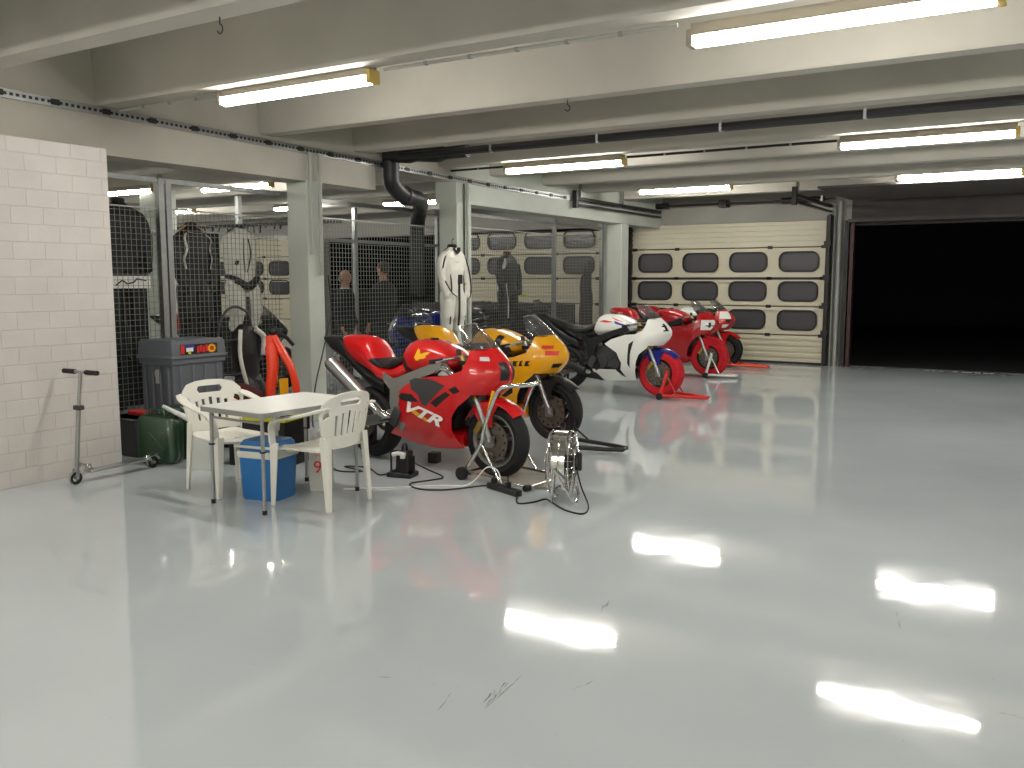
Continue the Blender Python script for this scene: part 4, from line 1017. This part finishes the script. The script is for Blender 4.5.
# pump box, strip, board, block
t = empty('battery_charger', (-4.42, 5.5, 0), math.radians(12)); tag(t, 'small black box with carrying hoop and white plug beside the red motorcycle', 'charger')
MB().box((0, 0, .02), (.21, .16, .04)).build('base', M['black_plastic'], t, bevel=.01)
MB().box((.02, 0, .12), (.12, .12, .18), taper=.85).cyl((.02, 0, .2), (.02, 0, .27), .03, .018, 14).build('body', M['black_plastic'], t, bevel=.012)
MB().tube([(-.10, 0, .03), (-.10, 0, .19), (-.08, 0, .20), (0, 0, .20)], .009, 8).tube([(.10, 0, .03), (.10, 0, .17), (.03, 0, .17)], .009, 8).build('hoop', M['black_plastic'], t)
MB().tube([(-.05, -.07, .185), (0, -.075, .2), (.06, -.075, .19)], .017, 8).box((.04, -.075, .175), (.03, .03, .03)).build('white_plug', M['text_white'], t)
t = tag(MB().box((0, 0, .022), (.36, .06, .044)).build('power_strip', M['black_plastic'], bevel=.006, loc=(-3.45, 5.47, 0), rot=(0, 0, math.atan2(-.13, .34))), 'black power strip on the floor in front of the chrome stand', 'power strip')
for x in (-.12, .05): MB().box((x, 0, .062), (.03, .035, .04)).cyl((x, 0, .08), (x, 0, .13), .006, seg=6).build('plug', M['black_plastic'], t)
tag(MB().box((0, 0, .012), (.52, .40, .022)).build('floor_board', M['card'], bevel=.003, loc=(-3.45, 5.86, 0), rot=(0, 0, .15)), 'thin grey board lying on the floor under the nearest front wheel', 'board')
tag(MB().box((0, 0, .045), (.09, .09, .09)).build('rubber_block', M['black_rubber'], bevel=.008, loc=(-4.53, 6.07, 0), rot=(0, 0, .2)), 'small black block on the floor beneath the nearest red motorcycle', 'block')
def cable(pts, label, m='black_rubber', r=.006):
    P_ = cr([V((p[0], p[1], p[2] if len(p) > 2 else r+.001)) for p in pts], 5)
    return tag(MB().tube(P_, r, 6).build('power_cable', M[m]), label, 'cable')
cable([(-3.30, 5.42, .02), (-3.18, 5.22), (-3.10, 5.30), (-3.07, 5.42), (-2.96, 5.34), (-2.80, 5.22), (-2.66, 5.2), (-2.72, 5.40), (-2.82, 5.48, .12), (-2.87, 5.50, .25)], 'black cable winding from the power strip to the chrome fan')
cable([(-4.40, 5.52, .2), (-4.6, 5.75, .12), (-4.75, 6.0), (-4.38, 5.78), (-4.11, 5.62), (-4.13, 5.48), (-4.19, 5.30), (-4.03, 5.2), (-3.84, 5.28), (-3.62, 5.53, .02)], 'black cable looping over the floor between charger box and power strip')
cable([(-5.15, 5.45), (-4.95, 5.36), (-4.8, 5.45), (-5.05, 5.52), (-4.85, 5.58), (-4.6, 5.42), (-4.52, 5.46, .02)], 'black cable coiled on the floor behind the nearer chair')
cable([(-4.50, 4.90), (-4.2, 5.15), (-3.95, 5.38), (-3.80, 5.48), (-3.72, 5.50, .06), (-3.62, 5.50, .16), (-3.52, 5.49, .15), (-3.47, 5.47, .06)], 'thin white cable arching up beside the chrome stand', 'text_white', .005)
cable([(-7.0, 7.45, 1.6), (-7.02, 7.5, 1.2), (-6.95, 7.3, .8), (-6.85, 7.05, .4), (-6.75, 6.9, .01), (-6.4, 6.7)], 'thin dark cable hanging in front of the first column', 'dark_grey', .008)
tag(MB().tube([(-4.36, 5.56, .012), (-4.33, 5.55, .012)], [.018, .012], 8).build('loose_plug', M['black_plastic']), 'loose black plug end lying beside the charger cable', 'plug')

# clutter near the fence: orange fairing, crate, bags
t = empty('orange_bodywork', (-6.55, 6.33, 0), .1); tag(t, 'bright orange-red forked plastic bodywork standing in front of the first column', 'bodywork')
MB().tube(cr([(-.15, -.02, 1.0), (-.13, -.04, .88), (-.10, -.06, .7), (-.12, -.08, .45), (-.12, -.08, .12)], 4), [.05]*4+[.06]*4+[.055]*4+[.045]*4+[.04], 12, flat=.6).tube(cr([(-.13, -.0, 1.0), (-.05, .02, .85), (.04, .06, .65), (.07, .09, .4), (.07, .09, .12)], 4), [.05]*4+[.06]*4+[.055]*4+[.045]*4+[.04], 12, flat=.6).build('forked_shell', M['orange'], t)
MB().box((-.02, .0, .50), (.02, .11, .16)).build('yellow_sticker', M['text_yellow'], t)
MB().ell((-.14, .0, 1.05), (.06, .05, .05)).tube([(-.14, 0, 1.05), (-.05, .1, .98), (.0, .14, .9)], .02, 8).build('black_knob', M['black_plastic'], t)
MB().box((-.02, .0, .06), (.3, .25, .12)).build('base', M['dark_grey'], t, bevel=.02)
t = empty('plastic_crate', (-5.72, 5.32, -.0), .25); tag(t, 'black crate with yellow green edge standing under the far side of the table', 'crate')
MB().b2((-.28, -.2, .30), (.28, -.185, .39)).b2((-.28, .185, .30), (.28, .2, .39)).b2((-.28, -.2, .30), (-.265, .2, .39)).b2((.265, -.2, .30), (.28, .2, .39)).b2((-.28, -.2, .28), (.28, .2, .30)).build('crate_walls', M['black_plastic'], t)
MB().b2((-.29, -.21, .39), (.29, -.18, .42)).b2((-.29, .18, .39), (.29, .21, .42)).b2((-.29, -.2, .39), (-.26, .2, .42)).b2((.26, -.2, .39), (.29, .2, .42)).build('rim', M['yellow_edge'], t)
MB().b2((-.27, -.19, 0), (.27, .19, .28)).build('lower_crate', M['black_plastic'], t, bevel=.01)
tag(MB().ell((0, 0, 0), (.16, .10, .09), 14, 8).ell((.1, .02, .01), (.1, .08, .07), 12, 8).build('red_bag', M['red_bag'], remesh=.012, smoothit=3, loc=(-5.8, 5.30, .40)), 'crumpled red fabric bag lying in the black crate behind the table', 'bag')
tag(MB().box((0, 0, .22), (.30, .42, .44)).ell((0, 0, .44), (.14, .2, .08)).build('maroon_bag', M['maroon'], remesh=.02, smoothit=4, loc=(-7.05, 6.16, .0)), 'dark maroon bag on the floor against the fence right of the grey bin', 'bag')
tag(MB().box((0, 0, .15), (.42, .3, .30)).box((0, 0, .31), (.44, .32, .03)).build('tool_box', M['cloth_navy'], bevel=.02, loc=(-6.55, 5.75, .0), rot=(0, 0, .3)), 'dark blue box on the floor between the grey bin and the orange bodywork', 'box')
t = empty('tubular_trolley', (-7.18, 6.24, 0), PI/2); tag(t, 'tubular trolley handle arching above the maroon bag at the fence', 'trolley')
MB().tube(cr([(-.24, -.03, .0), (-.22, -.03, .95), (-.10, -.03, 1.24), (.10, -.03, 1.26), (.22, -.03, 1.05), (.24, -.03, 0)], 4), .014, 8).cyl((-.23, -.03, .6), (.23, -.03, .6), .012).cyl((-.22, -.03, .95), (.22, -.03, .95), .01).build('handle_frame', M['dark_grey'], t)
for s in (-1, 1): MB().cyl((s*.24, -.06, .07), (s*.24, 0, .07), .07, seg=18).build('wheel', M['black_rubber'], t)

# ------------------------------------------------------------------ hanging leathers
def suit(name, loc, rz, label, main, pan, w=.46, h=1.1, legs=True, slump=0., arms=1., accents=(), thin=0, bare=0):
    """hanging racing suit facing +x after rotation; origin at hanger."""
    r = empty(name, loc, rz); tag(r, label, 'racing suit')
    hw = w/2
    b = MB()
    secs = [sup(0, 0, z, a, d, 18, 2.4, ax='z') for z, a, d in ((0.02, .06, .05), (-.02, .10, .07), (-.06, hw*.86, .085), (-.12, hw*.98, .10), (-.28, hw*.92, .11), (-.45, hw*.78, .10), (-.55, hw*.74, .10), (-.64, hw*.84, .10))]
    secs = [[V((p.y, p.x, p.z)) for p in s] for s in secs]
    b.loft(secs)
    if arms:
        for s in (-1, 1):
            k_ = .78 if thin else 1.; b.tube(cr([(0, s*hw*.80, -.10), (.02, s*(hw+.015), -.22), (.045, s*(hw+.02), -.40), (.08, s*(hw-.01), -.56), (.10, s*(hw-.03), -.64)], 3), [.07*k_]*3+[.066*k_]*3+[.06*k_]*3+[.052*k_]*3+[.042*k_], 12, flat=.8)
    if legs:
        L = h-.62
        for s in (-1, 1):
            b.tube(cr([(0, s*hw*.42, -.58), (.02+slump, s*hw*.5, -.58-L*.4), (.01+slump, s*hw*.5, -.58-L*.7), (0, s*hw*.45, -.58-L)], 3), [.105]*3+[.095]*3+[.075]*3+[.06], 12)
    body = b.build('suit_body', M[main], r, remesh=.018, smoothit=2)
    if not bare: MB().lathe([(.06, .0), (.065, .035), (.05, .05)], (0, 0, 0), 'z', 16).build('collar', M[pan], r, solid=.012)
    if not bare: MB().tube([(0, 0, .03), (0, 0, .10), (.02, 0, .13), (.035, 0, .11)], .004, 6).tube([(0, -.15, -.03), (0, 0, .04), (0, .15, -.03)], .008, 6).build('coat_hanger', M['orange_wood'] if 'wood' in name or main == 'leather_black' else M['black_plastic'], r)
    for nm, m, pts, rr in accents:
        MB().tube(cr([V(p) for p in pts], 4), rr, 8, flat=.5).build(nm, M[m], r)
    return r
wp = lambda sx: [(.05, sx*.10, -.05), (.095, sx*.16, -.12), (.10, sx*.14, -.22), (.09, sx*.17, -.32), (.085, sx*.15, -.42)]
suit('racing_suit', (-7.6, 6.12, 2.08), 0, 'black racing leathers with white piping hanging right of the paired steel posts', 'leather_black', 'leather_black', .40, 1.15, accents=[('white_piping', 'leather_white', wp(-1), .012), ('white_piping', 'leather_white', wp(1), .012), ('shoulder_seam', 'silver_tape', [(.07, -.1, -.05), (.08, 0, -.065), (.07, .1, -.05)], .006)])
suit('racing_suit', (-7.6, 6.74, 2.09), 0, 'white racing leathers with black belt hanging left of the first column', 'leather_white', 'leather_black', .46, 1.12, slump=.04, arms=0,
     accents=[('black_zip', 'leather_black', [(.10, -.03, -.10), (.115, -.05, -.28), (.11, -.035, -.46)], .007), ('black_zip', 'leather_black', [(.10, .03, -.10), (.115, .045, -.26), (.11, .0, -.46)], .007),
              ('black_belt', 'leather_black', [(.0, -.19, -.50), (.09, -.13, -.53), (.112, 0, -.59), (.09, .13, -.53), (.0, .19, -.50)], .05), ('black_belt', 'leather_black', [(.07, -.15, -.56), (.118, 0, -.64), (.07, .15, -.56)], .035), ('round_emblem', 'leather_white', [(.135, -.01, -.60), (.137, .012, -.60)], .02),
              ('black_leg_panel', 'leather_black', [(.10, -.02, -.72), (.12, -.03, -.9), (.10, -.03, -1.05)], .035), ('black_mark', 'leather_black', [(.105, -.13, -.34), (.11, -.15, -.38)], .025)])
suit('racing_suit', (-7.6, 5.30, 2.26), 0, 'black racing leathers with a green badge hanging beside the block wall edge', 'leather_black', 'leather_black', .5, 1.5,
     accents=[('green_badge', 'green', [(.115, .0, -.25), (.118, .04, -.26)], .03), ('white_patch', 'leather_white', [(.03, .29, -.12), (.06, .30, -.22), (.06, .29, -.30)], .03)])
suit('racing_suit', (-6.86, 9.62, 1.96), -.2, 'white racing leathers with black stripes hanging in front of the second column', 'leather_white', 'leather_black', .42, 1.12, thin=1,
     accents=[('black_stripe', 'leather_black', [(.03, .15, -.05), (.06, .20, -.16), (.09, .235, -.36), (.11, .23, -.56), (.12, .20, -.64)], .020), ('black_stripe', 'leather_black', [(.03, -.12, -.04), (.06, -.19, -.14), (.07, -.235, -.26)], .014), ('black_patch', 'leather_black', [(.11, .03, -.34), (.11, .03, -.46)], .036), ('black_stripe', 'leather_black', [(.11, .02, -.44), (.12, .01, -.8), (.10, .01, -1.0)], .014),
              ('black_stripe', 'leather_black', [(.08, .12, -.18), (.09, .125, -.5), (.10, .13, -.9)], .008), ('black_stripe', 'leather_black', [(.07, -.14, -.18), (.095, -.10, -.5), (.10, -.14, -.98)], .009), ('seam', 'leather_black', [(.07, -.15, -.17), (.10, 0, -.18), (.07, .12, -.17)], .006), ('black_yoke', 'leather_black', [(.07, -.04, .0), (.10, .0, -.06), (.07, .05, .0)], .03),
              ('black_stripe', 'leather_black', [(.09, -.21, -.42), (.13, -.14, -.56), (.14, -.06, -.62)], .016)])
suit('racing_suit', (-7.6, 12.15, 1.95), 0, 'black racing leathers with grey shoulders and red collar hanging behind the longest fence', 'leather_black', 'maroon', .52, 1.12,
     accents=[('grey_shoulder', 'silver_tape', [(.05, -.16, -.07), (.09, -.22, -.16), (.08, -.26, -.22)], .03), ('grey_shoulder', 'silver_tape', [(.05, .16, -.07), (.09, .2, -.14)], .03), ('white_piping', 'leather_white', [(.11, -.2, -.45), (.12, -.16, -.75), (.11, -.14, -1.0)], .008), ('neon_cuff', 'neon', [(.12, .25, -.66), (.13, .36, -.63), (.12, .42, -.64)], .03)])
suit('leather_trousers', (-7.2, 6.42, 1.08), 0, 'black and white leather trousers draped low on the fence beside the orange bodywork', 'leather_black', 'leather_white', .34, 1.0, slump=.1, arms=0, bare=1,
     accents=[('white_stripe', 'leather_white', [(.09, -.14, -.03), (.12, -.18, -.3), (.14, -.12, -.6), (.12, -.05, -.8)], .02), ('white_panel', 'leather_white', [(.08, .06, -.03), (.12, .14, -.12), (.13, .12, -.3)], .06)])
# banner, dark cloth
tag(MB().box((0, 0, 0), (.01, .40, .115)).build('banner', M['text_white'], loc=(-7.42, 5.28, 1.53)), 'narrow white banner with a black scribble hanging on the fence by the block wall', 'banner')
bn = bpy.data.objects['banner']
MB().tube([(.008, -.17, -.03), (.008, -.10, .02), (.008, -.05, -.015), (.008, .02, .0), (.008, .05, .03), (.008, .15, .015)], .007, 5).build('black_scribble', M['text_black'], bn)
rows = []
for i in range(14):
    z = 1.90-i*.09; t_ = i/13; hw = .10+.17*min(1, t_*3.0)
    rows.append([V((-7.5+.03*math.sin(j*1.3+i*.2)+.01*math.sin(i), 14.72-hw*1.05+(hw+.20)*j/14, z-.17*max(0, (1-j/9))*(1 if i < 3 else 0)*1.0)) for j in range(15)])
tag(MB().grid(rows).build('dark_cloth', M['cloth_dark'], solid=.02), 'dark grey cloth hanging to a point behind the longest fence near the corner', 'cloth')
# dark screens in the next bay that close the view
tag(MB().box((0, 0, .54), (4.0, .05, 1.08)).box((-1.9, 0, .05), (.05, .5, .1)).box((1.9, 0, .05), (.05, .5, .1)).build('low_screen', M['cloth_dark'], loc=(-10.2, 15.6, 0)), 'low dark partition screen in front of the raised door in the next bay', 'screen')
tag(MB().grid([[V((.05*math.sin(j*1.1), j*.075, z)) for j in range(18)] for z in (0, .8, 1.6, 2.35)]).build('black_curtain', M['cloth_navy'], solid=.01, loc=(-9.4, 6.15, 0), rot=(0, 0, .45)), 'long black curtain hanging deep behind the first fence', 'curtain')
tag(MB().grid([[V((.05*math.sin(j*1.3), j*.05, z)) for j in range(13)] for z in (0, .8, 1.6, 2.1)]).build('black_curtain', M['cloth_navy'], solid=.01, loc=(-8.6, 6.85, 0), rot=(0, 0, .25)), 'narrow black curtain hanging behind the black leathers with white piping', 'curtain')

# ------------------------------------------------------------------ people
def person(loc, rz, label, hair, bald=False, arm=0, Hs=1.0):
    r = empty('person', loc, rz); tag(r, label, 'person'); r.scale = (Hs, Hs, Hs)
    b = MB()
    def limb(pts, rs, seg=12): b.tube([V(p) for p in pts], rs, seg)
    T = [(.90, .15, .10), (.98, .165, .115), (1.08, .155, .11), (1.2, .165, .115), (1.35, .185, .12), (1.45, .18, .105), (1.51, .11, .08), (1.54, .06, .06)]
    b.loft([[V((p.y, p.x, p.z)) for p in sup(0, 0, z, a, d, 18, 2.3, ax='z')] for z, a, d in T])
    b.tube([(0, 0, 1.50), (.01, 0, 1.62)], [.062, .056], 14)
    b.ell((.015, 0, 1.71), (.10, .078, .118)); b.ell((.05, 0, 1.655), (.055, .055, .05)); b.ell((.108, 0, 1.70), (.02, .014, .025), 8, 6)
    b.ell((.0, .082, 1.70), (.018, .01, .03), 8, 6); b.ell((.0, -.082, 1.70), (.018, .01, .03), 8, 6)
    b.ell((.098, 0, 1.655), (.012, .024, .008), 8, 6)
    hands = []
    for s in (-1, 1):
        limb([(0, s*.09, .93), (.02, s*.10, .50), (-.01, s*.10, .10)], [.09, .06, .042]); b.tube([(-.04, s*.1, .05), (.06, s*.105, .045), (.15, s*.11, .03)], [.045, .042, .03], 10)
        if arm and s == -1: sh, el, wr = (0, s*.19, 1.42), (.05, s*.26, 1.15), (.26, s*.16, 1.30)
        else: sh, el, wr = (0, s*.19, 1.42), (-.02, s*.26, 1.13), (.08, s*.25, .88)
        limb([sh, el, wr], [.055, .042, .028])
        d = (V(wr)-V(el)).normalized(); side = d.cross(V((0, s, 0))).normalized(); pc = V(wr)+d*.05
        b.tube([V(wr), V(wr)+d*.05, V(wr)+d*.09], [.026, .036, .034], 10, flat=.5)
        for k, (l, o) in enumerate(((.065, -.027), (.078, -.009), (.073, .009), (.055, .027))):
            p0 = pc+d*.035+side*o; p1 = p0+d*l*.5; p2 = p1+(d*.8+V((0, -s*.5, -.2))).normalized()*l*.5
            b.tube([p0, p1, p2], [.009, .0085, .007], 8)
        b.tube([pc-side*.02, pc-side*.045+d*.02, pc-side*.05+d*.05], [.011, .010, .008], 8)
    b.build('body', M['skin'], r, remesh=.0085, smoothit=1)
    j = MB()
    j.loft([[V((p.y, p.x, p.z)) for p in sup(0, 0, z, a+.02, d+.022, 18, 2.3, ax='z')] for z, a, d in ((.86, .17, .115),)+tuple(T[1:6])+((1.50, .11, .09), (1.53, .06, .06))])
    for s in (-1, 1):
        if arm and s == -1: sh, el, wr = (0, s*.18, 1.42), (.05, s*.26, 1.15), (.23, s*.175, 1.275)
        else: sh, el, wr = (0, s*.18, 1.42), (-.02, s*.26, 1.13), (.07, s*.25, .92)
        j.tube([sh, el, wr], [.078, .062, .048], 12)
    j.build('jacket', M['cloth_navy'], r, remesh=.018, smoothit=2)
    q = MB()
    q.loft([[V((p.y, p.x, p.z)) for p in sup(0, 0, z, a, d, 18, 2.3, ax='z')] for z, a, d in ((.84, .17, .12), (.95, .18, .13))])
    for s in (-1, 1): q.tube([(0, s*.09, .93), (.02, s*.10, .50), (-.01, s*.10, .09)], [.105, .078, .062], 12)
    q.build('trousers', M['cloth_dark'], r, remesh=.018, smoothit=2)
    for s in (-1, 1): MB().tube([(-.06, s*.1, .05), (.06, s*.105, .05), (.17, s*.11, .035)], [.05, .05, .035], 12).build('shoe', M['black_plastic'], r)
    hm = MB()
    if bald: hm.ell((-.02, 0, 1.69), (.085, .084, .075))
    else: hm.ell((-.012, 0, 1.735), (.10, .086, .105))
    hm.build('hair', M[hair], r)
    MB().lathe([(.066, 0), (.07, .04)], (0, 0, 1.50), 'z', 16).build('collar', M['text_white'] if bald else M['cloth_navy'], r, solid=.01)
person((-9.30, 10.25, 0), math.radians(15), 'bald man in dark jacket with white collar standing behind the second fence', 'hair_grey', True, Hs=.93)
person((-8.85, 10.62, 0), math.radians(175), 'taller man with short grey hair in dark jacket facing the bald man', 'hair_dark', False, 1, Hs=1.0)

# ================================================================== CAMERA, WORLD, VIEW
f_px, cx, cy = 897., 512., 384.
pitch = math.atan(104/897.); yaw = math.atan(558/903.)
Fw = V((-math.sin(yaw)*math.cos(pitch), math.cos(yaw)*math.cos(pitch), -math.sin(pitch)))
Rt = V((math.cos(yaw), math.sin(yaw), 0)); Up = Rt.cross(Fw)
cam = bpy.data.cameras.new('camera'); co = bpy.data.objects.new('camera', cam); COL.objects.link(co)
mw = Matrix((Rt, Up, -Fw)).transposed().to_4x4(); mw.translation = V((0, 0, 1.55)); co.matrix_world = mw
cam.sensor_width = 36; cam.lens = f_px/1024*36; cam.clip_end = 200
SC.camera = co
w = bpy.data.worlds.new('night'); SC.world = w; w.use_nodes = True
w.node_tree.nodes['Background'].inputs[0].default_value = (.010, .010, .014, 1); w.node_tree.nodes['Background'].inputs[1].default_value = .06
SC.view_settings.view_transform = 'Standard'; SC.view_settings.look = 'None'; SC.view_settings.exposure = .62; SC.view_settings.gamma = 1.
SC.cycles.use_denoising = True
SC.cycles.max_bounces = 7; SC.cycles.diffuse_bounces = 4; SC.cycles.glossy_bounces = 4; SC.cycles.transmission_bounces = 5; SC.cycles.sample_clamp_indirect = 6
